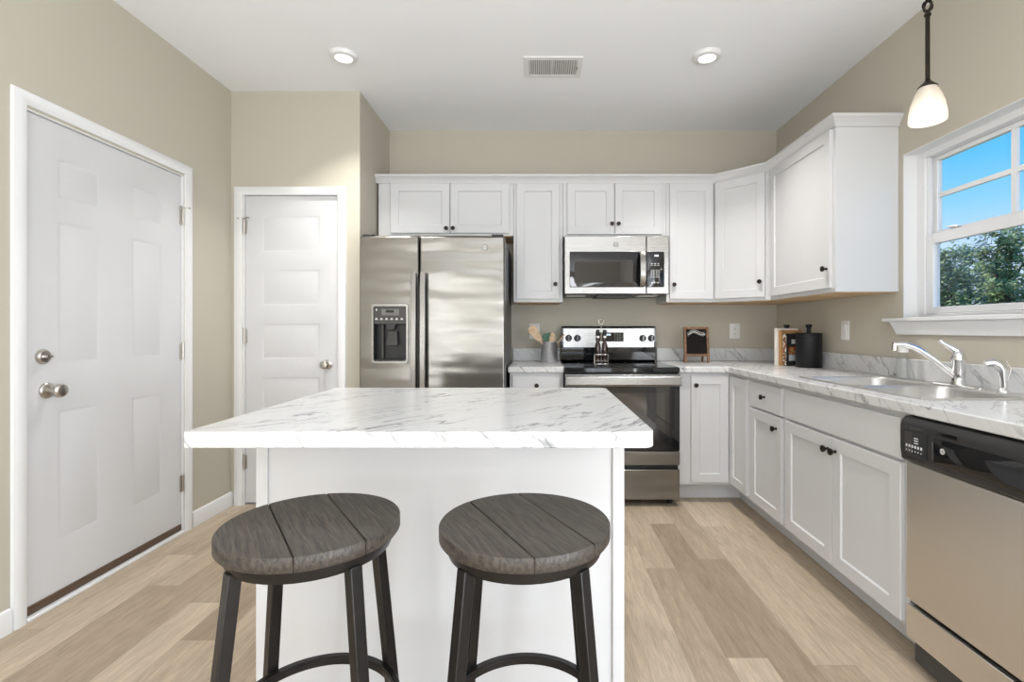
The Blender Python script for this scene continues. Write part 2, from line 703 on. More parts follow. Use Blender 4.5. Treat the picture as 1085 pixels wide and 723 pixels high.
M_seat = wood('weathered_grey_brown_wood', lin(34, 30, 27), lin(84, 77, 69), 0.5, (11, 170, 90), rot=math.radians(62))
M_gun = mat('gunmetal_steel', lin(52, 50, 49), 0.32, 0.75, vary=0.18, vscale=14, bump=0.1, bscale=80)
M_galv = mat('galvanized_steel', (0.58, 0.58, 0.59, 1), 0.36, 0.85, vary=0.25, vscale=60)
M_spoon = wood('pale_beech_wood', lin(190, 158, 122), lin(226, 200, 168), 0.55, (20, 20, 90))
M_green = mat('green_silicone', lin(46, 106, 72), 0.4, vary=0.06)
M_chalkfr = wood('brown_frame_wood', lin(84, 58, 40), lin(150, 112, 80), 0.55, (30, 30, 14))
M_slate = mat('black_chalkboard', lin(24, 21, 20), 0.8, spec=0.15, vary=0.15, vscale=30)
M_chalk = mat('white_chalk', (0.8, 0.8, 0.78, 1), 0.9, vary=0.1, vscale=200)
M_canister = mat('matte_black_metal', (0.010, 0.010, 0.0115, 1), 0.45, spec=0.3, vary=0.06)
M_paper = mat('white_book_cloth', (0.78, 0.74, 0.68, 1), 0.6, vary=0.03)
M_pages = mat('tan_page_edges', lin(196, 158, 112), 0.8, vary=0.12, vscale=120, stretch=(1, 1, 8))
M_bookblk = mat('black_book_cover', (0.018, 0.018, 0.02, 1), 0.35, vary=0.05)
M_oil = mat('dark_brown_liquid', lin(40, 16, 10), 0.06, spec=0.7, vary=0.1, vscale=30)
M_bark = wood('tree_bark', lin(60, 50, 42), lin(104, 90, 76), 0.9, (6, 6, 1))
M_grass = mat('lawn_grass', lin(84, 108, 58), 0.9, vary=0.3, vscale=1.2)


def spots_mat(name, base, spots, scale):
    """printed paper: a pale ground with coloured flower-like blotches"""
    m, nt, b = nodes_of(name)
    b.inputs['Roughness'].default_value = 0.45
    tc = nt.nodes.new('ShaderNodeTexCoord')
    n = nt.nodes.new('ShaderNodeTexVoronoi')
    n.inputs['Scale'].default_value = scale
    nt.links.new(tc.outputs['Object'], n.inputs['Vector'])
    r = nt.nodes.new('ShaderNodeValToRGB')
    r.color_ramp.interpolation = 'CONSTANT'
    el = r.color_ramp.elements
    el[0].position = 0.0
    el[0].color = spots[0]
    el[1].position = 0.60
    el[1].color = base
    for i, c in enumerate(spots[1:]):
        x = el.new(0.22 + 0.16 * i)
        x.color = c
    nt.links.new(n.outputs['Distance'], r.inputs['Fac'])
    nt.links.new(r.outputs['Color'], b.inputs['Base Color'])
    return m


M_floral = spots_mat('floral_print', lin(225, 216, 204), [lin(96, 40, 34), lin(186, 96, 78), lin(70, 84, 56)], 55)
M_food = spots_mat('food_photo_print', lin(200, 170, 120), [lin(236, 214, 160), lin(206, 126, 48), lin(150, 66, 30)], 60)


def leaf_mat(name, c0, c1):
    m, nt, b = nodes_of(name)
    b.inputs['Roughness'].default_value = 0.6
    tc = nt.nodes.new('ShaderNodeTexCoord')
    n = nt.nodes.new('ShaderNodeTexNoise')
    n.inputs['Scale'].default_value = 1.8
    n.inputs['Detail'].default_value = 5
    r = nt.nodes.new('ShaderNodeValToRGB')
    r.color_ramp.elements[0].position = 0.35
    r.color_ramp.elements[0].color = c0
    r.color_ramp.elements[1].position = 0.65
    r.color_ramp.elements[1].color = c1
    nt.links.new(tc.outputs['Object'], n.inputs['Vector'])
    nt.links.new(n.outputs['Fac'], r.inputs['Fac'])
    nt.links.new(r.outputs['Color'], b.inputs['Base Color'])
    return m


M_leaf = leaf_mat('tree_leaves', lin(84, 104, 70), lin(166, 184, 124))
M_leaf_b = leaf_mat('tree_leaves_bluish', lin(84, 106, 96), lin(150, 174, 146))


def shade_mat():
    m = bpy.data.materials.new('frosted_shade_glass')
    m.use_nodes = True
    nt = m.node_tree
    b = nt.nodes['Principled BSDF']
    b.inputs['Base Color'].default_value = (0.74, 0.71, 0.67, 1)
    b.inputs['Roughness'].default_value = 0.3
    tr = nt.nodes.new('ShaderNodeBsdfTranslucent')
    tr.inputs['Color'].default_value = (0.9, 0.86, 0.8, 1)
    tp = nt.nodes.new('ShaderNodeBsdfTransparent')
    tp.inputs['Color'].default_value = (0.95, 0.93, 0.9, 1)
    m1 = nt.nodes.new('ShaderNodeMixShader')
    m1.inputs['Fac'].default_value = 0.45
    m2 = nt.nodes.new('ShaderNodeMixShader')
    m2.inputs['Fac'].default_value = 0.25
    o = nt.nodes['Material Output']
    nt.links.new(b.outputs[0], m1.inputs[1])
    nt.links.new(tr.outputs[0], m1.inputs[2])
    nt.links.new(m1.outputs[0], m2.inputs[1])
    nt.links.new(tp.outputs[0], m2.inputs[2])
    nt.links.new(m2.outputs[0], o.inputs['Surface'])
    return m


M_shade = shade_mat()
M_bulb = emit_mat('lit_bulb', (1.0, 0.93, 0.84, 1), 1.3)

# ------------------------------------------------------------------ room shell
XL, XR, YB, ZC = -2.036, 1.885, 3.97, 2.74
YP, XP = 3.31, -1.185         # pantry front plane, pantry side plane
struct(MB().box(XL - 0.15, XR + 0.15, YR - 0.15, YB + 0.15, -0.10, 0.0).build('floor', M_floor, smooth=False), 'light oak plank floor', 'floor')
struct(MB().box(XL - 0.15, XR + 0.15, YR - 0.15, YB + 0.15, ZC, ZC + 0.12).build('ceiling', M_ceil, smooth=False), 'flat white ceiling', 'ceiling')
struct(MB().box(XP, XR + 0.15, YB, YB + 0.15, 0, ZC).build('wall_back', M_wall, smooth=False), 'greige wall behind the kitchen cabinets', 'wall')
# left wall with the entry door's opening
DL0, DL1, DLT = 1.985, 2.868, 2.045
m = MB()
m.box(XL - 0.15, XL, YR, LW0, 0, ZC)
m.box(XL - 0.15, XL, LW0, LW1, 0, SWZ0)
m.box(XL - 0.15, XL, LW0, LW1, SWZ1, ZC)
m.box(XL - 0.15, XL, LW1, DL0, 0, ZC)
m.box(XL - 0.15, XL, DL1, YP, 0, ZC)
m.box(XL - 0.15, XL, DL0, DL1, DLT, ZC)
struct(m.build('wall_left', M_wall, smooth=False), 'greige wall on the left with the entry door', 'wall')
# pantry walls
PX0, PX1, PT = -1.958, -1.326, 2.056
m = MB()
m.box(XL, PX0, YP, YP + 0.11, 0, ZC)
m.box(PX1, XP, YP, YP + 0.11, 0, ZC)
m.box(PX0, PX1, YP, YP + 0.11, PT, ZC)
struct(m.build('wall_pantry', M_wall, smooth=False), 'greige wall around the pantry door', 'wall')
struct(MB().box(XP - 0.11, XP, YP + 0.11, YB + 0.15, 0, ZC).build('wall_pantry_side', M_wall, smooth=False), 'greige side wall of the pantry beside the fridge', 'wall')
# right wall with the window's opening
WY0, WY1, WZ0, WZ1 = 1.62, 2.588, 1.224, 2.067
m = MB()
m.box(XR, XR + 0.15, YR, SW0, 0, ZC)
m.box(XR, XR + 0.15, SW0, SW1, 0, SWZ0)
m.box(XR, XR + 0.15, SW0, SW1, SWZ1, ZC)
m.box(XR, XR + 0.15, SW1, WY0, 0, ZC)
m.box(XR, XR + 0.15, WY1, YB, 0, ZC)
m.box(XR, XR + 0.15, WY0, WY1, 0, WZ0)
m.box(XR, XR + 0.15, WY0, WY1, WZ1, ZC)
struct(m.build('wall_right', M_wall, smooth=False), 'greige wall on the right with the window over the sink', 'wall')
# rear wall of the living room behind the camera, and unseen windows added for their light
m = MB()
m.box(XL, RW0, YR - 0.15, YR, 0, ZC)
m.box(RW1, XR, YR - 0.15, YR, 0, ZC)
m.box(RW0, RW1, YR - 0.15, YR, 0, SWZ0)
m.box(RW0, RW1, YR - 0.15, YR, SWZ1, ZC)
struct(m.build('wall_rear', M_wall, smooth=False), 'greige wall behind the camera', 'wall')
for i, (Tw, a, b_) in enumerate(((frame((0, YR - 0.12, 0), (1, 0, 0), (0, 1, 0)), RW0, RW1), (frame((XR + 0.12, 0, 0), (0, 1, 0), (-1, 0, 0)), SW0, SW1), (frame((XL - 0.12, 0, 0), (0, 1, 0), (1, 0, 0)), LW0, LW1))):
    m = MB(Tw)
    m.box(a, a + 0.05, 0, 0.08, SWZ0, SWZ1)
    m.box(b_ - 0.05, b_, 0, 0.08, SWZ0, SWZ1)
    m.box(a + 0.05, b_ - 0.05, 0, 0.08, SWZ0, SWZ0 + 0.05)
    m.box(a + 0.05, b_ - 0.05, 0, 0.08, SWZ1 - 0.05, SWZ1)
    m.box((a + b_) / 2 - 0.03, (a + b_) / 2 + 0.03, 0, 0.08, SWZ0 + 0.05, SWZ1 - 0.05)
    w_ = struct(m.build('window_%d' % (i + 2), M_vinyl), 'unseen window added behind the camera for its light', 'window')
    MB(Tw).box(a + 0.05, b_ - 0.05, 0.038, 0.043, SWZ0 + 0.05, SWZ1 - 0.05).build('pane', M_glass, w_)

# casings round the two doors
CPROF = [(0.0, 0.0), (0.0, 0.008), (0.010, 0.012), (0.040, 0.016), (0.048, 0.012), (0.052, 0.011), (0.056, 0.0)]


def casing(name, path, mp, label):
    o = MB().sweep(path, CPROF, mp).build(name, M_trim)
    return struct(o, label, 'trim')


# path runs so that the right-hand side of travel is the outside of the frame
casing('trim_1', [(DL1 + 0.005, 0.0), (DL1 + 0.005, DLT + 0.010), (DL0 - 0.003, DLT + 0.010), (DL0 - 0.003, 0.0)],
       lambda u, v, h: (XL + h, u, v), 'white casing round the entry door')
casing('trim_2', [(PX1 - 0.004, 0.0), (PX1 - 0.004, PT - 0.003), (PX0 - 0.002, PT - 0.003), (PX0 - 0.002, 0.0)],
       lambda u, v, h: (u, YP - h, v), 'white casing round the pantry door')
BB = [(0, 0), (0.013, 0), (0.013, 0.075), (0.008, 0.088), (0.0, 0.092)]
struct(MB().sweep([(XL, 2.932), (XL, YP - 0.001)], BB, lambda u, v, h: (u, v, h)).build('baseboard_left', M_trim), 'white baseboard right of the entry door', 'baseboard')
struct(MB().sweep([(XL, YR), (XL, 1.922)], BB, lambda u, v, h: (u, v, h)).build('baseboard_left_front', M_trim), 'white baseboard left of the entry door', 'baseboard')
struct(MB().sweep([(PX1 + 0.066, YP), (XP, YP)], BB, lambda u, v, h: (u, v, h)).build('baseboard_pantry', M_trim), 'white baseboard right of the pantry door', 'baseboard')


def grid_slab(mb, w, h, t, xs, zs, panels, raised=True):
    """door slab of width w, height h, front at y=t; xs, zs are cut lines, panels the (i, j) cells that are panels"""
    xs = [0] + xs + [w]
    zs = [0] + zs + [h]
    V = {}
    for i, x in enumerate(xs):
        for j, z in enumerate(zs):
            V[i, j] = mb.v((x, t, z))
    for i in range(len(xs) - 1):
        for j in range(len(zs) - 1):
            c = [V[i, j], V[i + 1, j], V[i + 1, j + 1], V[i, j + 1]]
            if (i, j) in panels:
                prev = c
                for ins, d in ((0.010, 0.0045), (0.017, 0.0045), (0.036, 0.0012)):
                    cur = mb.loop([(xs[i] + ins, t - d, zs[j] + ins), (xs[i + 1] - ins, t - d, zs[j] + ins),
                                   (xs[i + 1] - ins, t - d, zs[j + 1] - ins), (xs[i] + ins, t - d, zs[j + 1] - ins)])
                    mb.bridge(prev, cur)
                    prev = cur
                mb.f(prev)
            else:
                mb.f(c)
    # rim and back
    ni, nj = len(xs) - 1, len(zs) - 1
    edge = [V[i, 0] for i in range(ni + 1)] + [V[ni, j] for j in range(1, nj + 1)] + [V[i, nj] for i in range(ni - 1, -1, -1)] + [V[0, j] for j in range(nj - 1, 0, -1)]
    inv = mb.T.inverted()
    back = mb.loop([(lambda p: (p.x, 0.0, p.z))(inv @ e.co) for e in edge])
    mb.bridge(edge, back)
    mb.f(back)
    return mb


def hinge(parent, T, z, stop=False):
    """barrel hinge standing proud of a door edge; local x along the door, y outward"""
    m = MB(T)
    m.lathe((0, 0.006, z - 0.045), [(0.0065, 0), (0.0065, 0.09)], 10)
    m.lathe((0, 0.006, z + 0.046), [(0.008, 0), (0.008, 0.004), (0.004, 0.009)], 10)
    m.box(-0.014, 0.014, -0.004, 0.002, z - 0.045, z + 0.045)
    h = m.build('hinge', M_nickel, parent)
    if stop:
        m = MB(T)
        m.tube([(-0.030, 0.016, z + 0.052), (0.0, 0.008, z + 0.054), (0.030, 0.020, z + 0.058)], 0.0035, 8)
        m.lathe((-0.032, 0.012, z + 0.052), [(0.006, 0), (0.006, 0.010)], 10, (0, 1, 0))
        m.lathe((0.032, 0.014, z + 0.058), [(0.006, 0), (0.006, 0.010)], 10, (0, 1, 0))
        m.build('door_stop', M_nickel, h)
    return h


# entry door: local x runs from the latch side (near the camera) to the hinges, y into the room
ED0, ED1 = 1.993, 2.860
T1 = frame((XL - 0.052, ED0, 0.052), (0, 1, 0), (1, 0, 0))
w1 = ED1 - ED0
m = MB(T1)
s_, p_ = 0.135, 0.21
grid_slab(m, w1, 1.985, 0.040, [s_, s_ + p_, w1 - s_ - p_, w1 - s_], [0.21, 0.77, 0.96, 1.575, 1.67, 1.845],
          {(i, j) for i in (1, 3) for j in (1, 3, 5)})
door1 = struct(m.build('door_1', M_door, bevel=0.0), 'white six panel entry door', 'door')
for z in (0.23, 0.985, 1.755):
    hinge(door1, T1 @ Matrix.Translation((w1 + 0.003, 0.045, 0)), z, z > 1.5)
kz = 0.858
m = MB(T1)
m.lathe((0.088, 0.040, kz), [(0.034, 0), (0.033, 0.005), (0.028, 0.010), (0.013, 0.013), (0.012, 0.034), (0.020, 0.042), (0.028, 0.052), (0.029, 0.062), (0.024, 0.070), (0.012, 0.074)], 28, (0, 1, 0))
m.build('door_knob', M_nickel, door1)
m = MB(T1)
m.lathe((0.070, 0.040, 1.0), [(0.032, 0), (0.031, 0.006), (0.024, 0.016), (0.016, 0.018)], 28, (0, 1, 0))
m.box(0.058, 0.082, 0.057, 0.074, 0.996, 1.006)
m.build('deadbolt', M_nickel, door1)
MB(T1).box(0.002, w1 - 0.002, 0.004, 0.046, -0.036, 0.0).build('door_sweep', M_sweep, door1, bevel=0.003)
# jamb and sill
m = MB()
m.box(XL - 0.15, XL, DL0, ED0 - 0.003, 0, DLT)
m.box(XL - 0.15, XL, ED1 + 0.003, DL1, 0, DLT)
m.box(XL - 0.15, XL, ED0 - 0.003, ED1 + 0.003, 2.040, DLT)
struct(m.build('trim_3', M_trim), 'white jamb of the entry door', 'trim')
struct(MB().box(XL - 0.15, XL + 0.014, DL0 + 0.0, DL1, 0, 0.014).build('trim_4', M_trim, bevel=0.003), 'white sill under the entry door', 'trim')

# pantry door: five horizontal panels
T2 = frame((-1.948, YP + 0.050, 0.014), (1, 0, 0), (0, -1, 0))
w2, h2 = 0.612, 2.036
m = MB(T2)
zs = []
for k in range(5):
    zt = 1.908 - 0.357 * (4 - k)
    zs += [zt - 0.247, zt]
grid_slab(m, w2, h2, 0.036, [0.105, w2 - 0.118], zs, {(1, 2 * k + 1) for k in range(5)})
door2 = struct(m.build('door_2', M_door), 'white five panel pantry door', 'door')
for z in (0.27, 1.105, 1.83):
    hinge(door2, T2 @ Matrix.Translation((-0.003, 0.044, 0)), z, z > 1.5)
m = MB(T2)
m.lathe((w2 - 0.068, 0.036, 0.917), [(0.032, 0), (0.031, 0.005), (0.026, 0.009), (0.012, 0.012), (0.011, 0.030), (0.019, 0.038), (0.027, 0.048), (0.028, 0.058), (0.022, 0.066), (0.01, 0.069)], 28, (0, 1, 0))
m.build('door_knob', M_nickel, door2)
MB(T2).box(w2 - 0.004, w2 + 0.006, 0.010, 0.038, 0.88, 0.955).build('strike_plate', M_nickel, door2)
m = MB()
m.box(PX0, -1.951, YP, YP + 0.11, 0, PT)
m.box(-1.333, PX1, YP, YP + 0.11, 0, PT)
m.box(-1.951, -1.333, YP, YP + 0.11, 2.053, PT)
struct(m.build('trim_5', M_trim), 'white jamb of the pantry door', 'trim')

# window over the sink: double hung, upper sash with a four-lite grid
XF = 1.953
m = MB()
fw = 0.055
for a, b_, c_, d_ in ((WY0, WY0 + fw, WZ0, WZ1), (WY1 - fw, WY1, WZ0, WZ1), (WY0 + fw, WY1 - fw, WZ1 - 0.035, WZ1), (WY0 + fw, WY1 - fw, WZ0, WZ0 + 0.018)):
    m.box(XF, XF + 0.08, a, b_, c_, d_)
for a, b_ in ((WY0 + fw, WY0 + fw + 0.014), (WY1 - fw - 0.014, WY1 - fw)):
    m.box(XF + 0.012, XF + 0.02, a, b_, WZ0 + 0.018, WZ1 - 0.035)
win = struct(m.build('window_1', M_vinyl, bevel=0.003), 'white double hung window over the sink', 'window')
GY0, GY1 = WY0 + 0.082, WY1 - 0.082


def sash(name, x0, x1, z0, z1, st, rb, rt):
    m = MB()
    a, b_ = WY0 + fw + 0.001, WY1 - fw - 0.001
    m.box(x0, x1, a, a + st, z0, z1)
    m.box(x0, x1, b_ - st, b_, z0, z1)
    m.box(x0, x1, a + st, b_ - st, z0, z0 + rb)
    m.box(x0, x1, a + st, b_ - st, z1 - rt, z1)
    return m.build(name, M_vinyl, win, bevel=0.0025)


up = sash('upper_sash', XF + 0.040, XF + 0.066, 1.612, 2.031, 0.030, 0.045, 0.022)
mu = MB()
yc = (WY0 + WY1) / 2
mu.box(XF + 0.044, XF + 0.060, yc - 0.011, yc + 0.011, 1.657, 2.009)
mu.box(XF + 0.0445, XF + 0.0595, WY0 + fw + 0.031, WY1 - fw - 0.031, 1.824, 1.846)
mu.build('muntins', M_vinyl, up)
MB().box(XF + 0.050, XF + 0.054, WY0 + fw + 0.028, WY1 - fw - 0.028, 1.65, 2.012).build('pane', M_glass, up)
lo = sash('lower_sash', XF + 0.008, XF + 0.034, 1.243, 1.642, 0.042, 0.032, 0.052)
MB().box(XF + 0.018, XF + 0.022, WY0 + fw + 0.038, WY1 - fw - 0.038, 1.27, 1.595).build('pane', M_glass, lo)
for yy_ in (WY1 - 0.22, WY0 + 0.22):
    m = MB()
    m.box(XF + 0.012, XF + 0.032, yy_ - 0.022, yy_ + 0.022, 1.642, 1.650)
    m.tube([(XF + 0.022, yy_ - 0.012, 1.652), (XF + 0.016, yy_ + 0.012, 1.656), (XF + 0.008, yy_ + 0.03, 1.656)], 0.004, 8)
    m.build('sash_lock', M_nickel, lo)
# painted return of the opening
m = MB()
m.box(XR + 0.0005, XF, WY1 - 0.004, WY1 + 0.0, WZ0, WZ1)
m.box(XR + 0.0005, XF, WY0, WY0 + 0.004, WZ0, WZ1)
m.box(XR + 0.0005, XF, WY0 + 0.004, WY1 - 0.004, WZ1 - 0.004, WZ1)
struct(m.build('trim_6', M_trim, smooth=False), 'white return of the window opening', 'trim')
m = MB()
m.box(XR - 0.045, XR, WY0 - 0.10, WY1 + 0.10, 1.204, WZ0)
m.box(XR, XF, WY0 + 0.001, WY1 - 0.001, 1.212, WZ0)
struct(m.build('trim_7', M_trim, bevel=0.004), 'white window stool over the sink', 'trim')
m = MB()
ap = [(0.0, 1.2035), (-0.034, 1.2035), (-0.031, 1.192), (-0.022, 1.170), (-0.016, 1.150), (-0.014, 1.138), (0.0, 1.138)]
A0, A1 = WY0 - 0.06, WY1 + 0.055
m.loft([[(XR + x, A0 + (1.2035 - z) * 0.35, z) for x, z in ap], [(XR + x, A1 - (1.2035 - z) * 0.35, z) for x, z in ap]])
struct(m.build('trim_8', M_trim, bevel=0.0), 'white apron moulding under the window stool', 'trim')


# ------------------------------------------------------------------ cabinets
def cab_knob(parent, T, x, z, y):
    m = MB(T)
    m.lathe((x, y, z), [(0.008, 0), (0.006, 0.004), (0.0055, 0.012), (0.013, 0.018), (0.0155, 0.024), (0.0145, 0.029), (0.008, 0.031)], 18, (0, 1, 0))
    return m.build('knob', M_bronze, parent)


def shaker(parent, T, x0, x1, z0, z1, y, knob=None, name='door', rail=0.056, t=0.019):
    """shaker door on the face plane y, with a recessed flat panel"""
    m = MB(T)
    e = 0.0015
    R = lambda i, yy: [(x0 + i, yy, z0 + i), (x1 - i, yy, z0 + i), (x1 - i, yy, z1 - i), (x0 + i, yy, z1 - i)]
    m.loft([R(0, y), R(0, y + t - e), R(e, y + t), R(rail, y + t), R(rail + 0.004, y + t - 0.008)])
    d = m.build(name, M_cab, parent, angle=20)
    if knob:
        cab_knob(d, T, knob[0], knob[1], y + t)
    return d


def slab_front(parent, T, x0, x1, z0, z1, y, knob=None, name='drawer', t=0.019):
    m = MB(T)
    e = 0.003
    R = lambda i, yy: [(x0 + i, yy, z0 + i), (x1 - i, yy, z0 + i), (x1 - i, yy, z1 - i), (x0 + i, yy, z1 - i)]
    m.loft([R(0, y), R(0, y + t - e), R(e, y + t)])
    d = m.build(name, M_cab, parent, angle=20)
    if knob:
        cab_knob(d, T, knob[0], knob[1], y + t)
    return d


FY = 3.64                     # face plane of the wall cabinets on the back wall
ZB, ZT = 1.362, 2.240
TB = frame((0, FY, 0), (1, 0, 0), (0, -1, 0))


def wall_cab(label, x0, x1, z0, doors):
    t = thing('wall_cabinet', label, 'cabinet', ((x0 + x1) / 2, FY + 0.16, z0), 'white wall cabinets')
    MB().box(x0 + 0.0005, x1 - 0.0005, FY, YB - 0.001, z0, ZT).build('body', M_cab, t, bevel=0.001)
    MB().box(x0 + 0.018, x1 - 0.018, FY + 0.02, YB - 0.004, z0 - 0.0035, z0).build('underside', M_birch, t)
    for (a, b_, za, zb, k) in doors:
        shaker(t, TB, a, b_, za, zb, 0.0, k)
    return t


wall_cab('short white two-door wall cabinet above the refrigerator', -1.167, -0.185, 1.845,
         [(-1.075, -0.647, 1.862, 2.222, (-0.668, 1.893)), (-0.640, -0.215, 1.862, 2.222, (-0.619, 1.893))])
wall_cab('tall narrow white wall cabinet between the refrigerator and the microwave', -0.184, 0.1735, ZB,
         [(-0.162, 0.148, 1.384, 2.222, (0.119, 1.49))])
wall_cab('short white two-door wall cabinet above the microwave', 0.1745, 0.926, 1.838,
         [(0.205, 0.545, 1.853, 2.222, (0.527, 1.925)), (0.551, 0.893, 1.853, 2.222, (0.574, 1.925))])
wall_cab('tall narrow white wall cabinet just right of the microwave', 0.927, 1.274, ZB,
         [(0.948, 1.262, 1.384, 2.222, (0.974, 1.487))])
# diagonal corner cabinet
XU = 1.555
cA, cB = Vector((1.275, FY, 0)), Vector((XU, 3.36, 0))
t = thing('wall_cabinet', 'white wall cabinet with a diagonal door in the corner of the two runs', 'cabinet', (1.6, 3.7, ZB), 'white wall cabinets')
MB().prism([(cA.x, cA.y), (cB.x, cB.y), (XR - 0.001, 3.36), (XR - 0.001, YB - 0.001), (1.275, YB - 0.001)], ZB, ZT).build('body', M_cab, t, bevel=0.001)
MB().prism([(1.30, 3.66), (1.57, 3.39), (XR - 0.004, 3.39), (XR - 0.004, YB - 0.004), (1.30, YB - 0.004)], ZB - 0.0035, ZB).build('underside', M_birch, t)
dU = (cB - cA).normalized()
Ld = (cB - cA).length
TD = frame(cA, dU, (dU.y, -dU.x, 0))
shaker(t, TD, 0.016, Ld - 0.030, 1.384, 2.222, 0.0, (Ld - 0.057, 1.487))
# right-wall cabinet
YE = 2.62
t = thing('wall_cabinet', 'white wall cabinet on the window wall with its end panel showing', 'cabinet', (1.72, 3.0, ZB), 'white wall cabinets')
MB().box(XU, XR - 0.001, YE, 3.359, ZB, ZT).build('body', M_cab, t, bevel=0.001)
MB().box(XU + 0.02, XR - 0.004, YE + 0.018, 3.34, ZB - 0.0035, ZB).build('underside', M_birch, t)
TR = frame((XU, 3.36, 0), (0, -1, 0), (-1, 0, 0))
shaker(t, TR, 0.035, 0.715, 1.384, 2.222, 0.0, (0.690, 1.487))
# crown along all of them
cp = [(-0.02, ZT - 0.006 + 0.006), (0.0, ZT), (0.0, ZT - 0.014), (0.008, ZT - 0.014), (0.012, ZT + 0.002), (0.032, ZT + 0.026), (0.038, ZT + 0.030), (0.038, ZT + 0.043), (-0.02, ZT + 0.043)]
cp = [(0.0005, ZT - 0.014), (0.008, ZT - 0.014), (0.012, ZT + 0.002), (0.032, ZT + 0.026), (0.038, ZT + 0.030), (0.038, ZT + 0.043), (-0.02, ZT + 0.043), (-0.02, ZT + 0.0005), (0.0005, ZT + 0.0005)]
o = MB().sweep([(-1.183, FY), (cA.x, cA.y), (cB.x, cB.y), (XU, YE), (XR - 0.001, YE)], cp, lambda u, v, h: (u, v, h)).build('crown_molding', M_cab)
tag(o, 'white crown molding running along the tops of the wall cabinets', 'molding')

# base cabinets
FB = 3.36                     # face plane of the base cabinets on the back wall
FX = 1.29                     # face plane of the base cabinets on the right wall
CZ, CT = 0.915, 0.040         # countertop top, thickness
CB = CZ - CT
TBB = frame((0, FB, 0), (1, 0, 0), (0, -1, 0))
TRB = frame((FX, FB, 0), (0, -1, 0), (-1, 0, 0))     # local x = distance from the corner towards the camera
t = thing('base_cabinet', 'narrow white drawer base cabinet between refrigerator and range', 'cabinet', (-0.015, 3.65, 0), 'white base cabinets')
MB().box(-0.195, 0.163, FB, YB - 0.001, 0.122, CB).build('body', M_cab, t, bevel=0.001)
MB().box(-0.195, 0.163, FB + 0.10, FB + 0.115, 0, 0.122).build('toe_kick', M_toe, t)
slab_front(t, TBB, -0.178, 0.146, 0.707, 0.853, 0.0, (-0.015, 0.79))
shaker(t, TBB, -0.178, 0.146, 0.140, 0.695, 0.0, (0.115, 0.64))

YC1 = 3.03
t = thing('base_cabinet', 'white corner base cabinet with an L-shaped pair of doors beside the range', 'cabinet', (1.5, 3.6, 0), 'white base cabinets')
MB().prism([(0.936, FB), (FX, FB), (FX, YC1 + 0.0005), (XR - 0.001, YC1 + 0.0005), (XR - 0.001, YB - 0.001), (0.936, YB - 0.001)], 0.122, CB).build('body', M_cab, t, bevel=0.001)
MB().prism([(0.936, FB + 0.10), (FX + 0.10, FB + 0.10), (FX + 0.10, YC1), (FX + 0.115, YC1), (FX + 0.115, FB + 0.115), (0.936, FB + 0.115)], 0, 0.122).build('toe_kick', M_toe, t)
shaker(t, TBB, 1.018, 1.268, 0.140, 0.853, 0.0, (1.044, 0.792))
shaker(t, TRB, 0.022, 0.292, 0.140, 0.853, 0.0)

YC2 = 2.603
t = thing('base_cabinet', 'white base cabinet with one drawer over one door, left of the sink cabinet', 'cabinet', (1.59, 2.81, 0), 'white base cabinets')
MB().box(FX, XR - 0.001, YC2 + 0.0005, YC1 - 0.0005, 0.122, CB).build('body', M_cab, t, bevel=0.001)
MB().box(FX + 0.10, FX + 0.115, YC2, YC1, 0, 0.122).build('toe_kick', M_toe, t)
a, b_ = FB - YC1, FB - YC2
slab_front(t, TRB, a + 0.022, b_ - 0.020, 0.707, 0.853, 0.0, ((a + b_) / 2, 0.782))
shaker(t, TRB, a + 0.022, b_ - 0.020, 0.140, 0.695, 0.0, (b_ - 0.075, 0.632))

YC3 = 1.738
t = thing('base_cabinet', 'wide white sink base cabinet with a false front over two doors', 'cabinet', (1.59, 2.17, 0), 'white base cabinets')
m = MB()                       # open box round the sink bowls
m.box(FX, FX + 0.02, YC3 + 0.0005, YC2 - 0.0005, 0.122, CB)
m.box(FX + 0.02, XR - 0.001, YC3 + 0.0005, YC3 + 0.018, 0.122, CB)
m.box(FX + 0.02, XR - 0.001, YC2 - 0.018, YC2 - 0.0005, 0.122, CB)
m.box(FX + 0.02, XR - 0.001, YC3 + 0.018, YC2 - 0.018, 0.122, 0.138)
m.build('body', M_cab, t, bevel=0.001)
MB().box(FX + 0.10, FX + 0.115, YC3, YC2, 0, 0.122).build('toe_kick', M_toe, t)
a, b_ = FB - YC2, FB - YC3
slab_front(t, TRB, a + 0.020, b_ - 0.022, 0.707, 0.853, 0.0, None, 'false_front')
mid = (a + b_) / 2
shaker(t, TRB, a + 0.020, mid - 0.003, 0.140, 0.695, 0.0, (mid - 0.028, 0.640))
shaker(t, TRB, mid + 0.003, b_ - 0.022, 0.140, 0.695, 0.0, (mid + 0.028, 0.640))

YD0 = 1.13                    # near end of the dishwasher
t = thing('base_cabinet', 'white end cabinet on the near side of the dishwasher', 'cabinet', (1.59, 0.9, 0), 'white base cabinets')
MB().box(FX, XR - 0.001, 0.66, YD0 - 0.002, 0.122, CB).build('body', M_cab, t, bevel=0.001)
MB().box(FX + 0.10, FX + 0.115, 0.66, YD0 - 0.002, 0, 0.122).build('toe_kick', M_toe, t)
shaker(t, TRB, FB - YD0 + 0.02, FB - 0.68, 0.140, 0.695, 0.0)
slab_front(t, TRB, FB - YD0 + 0.02, FB - 0.68, 0.707, 0.853, 0.0)

# ------------------------------------------------------------------ countertops
SPL = 0.10
t = thing('countertop', 'short white marbled countertop left of the range with its backsplash', 'countertop', (-0.02, 3.6, CB), 'marbled countertops')
MB().box(-0.205, 0.166, FB - 0.030, YB - 0.001, CB, CZ).build('top', M_marble, t, bevel=0.004)
MB().box(-0.205, 0.166, YB - 0.021, YB - 0.001, CZ, CZ + SPL).build('backsplash', M_marble, t, bevel=0.003)

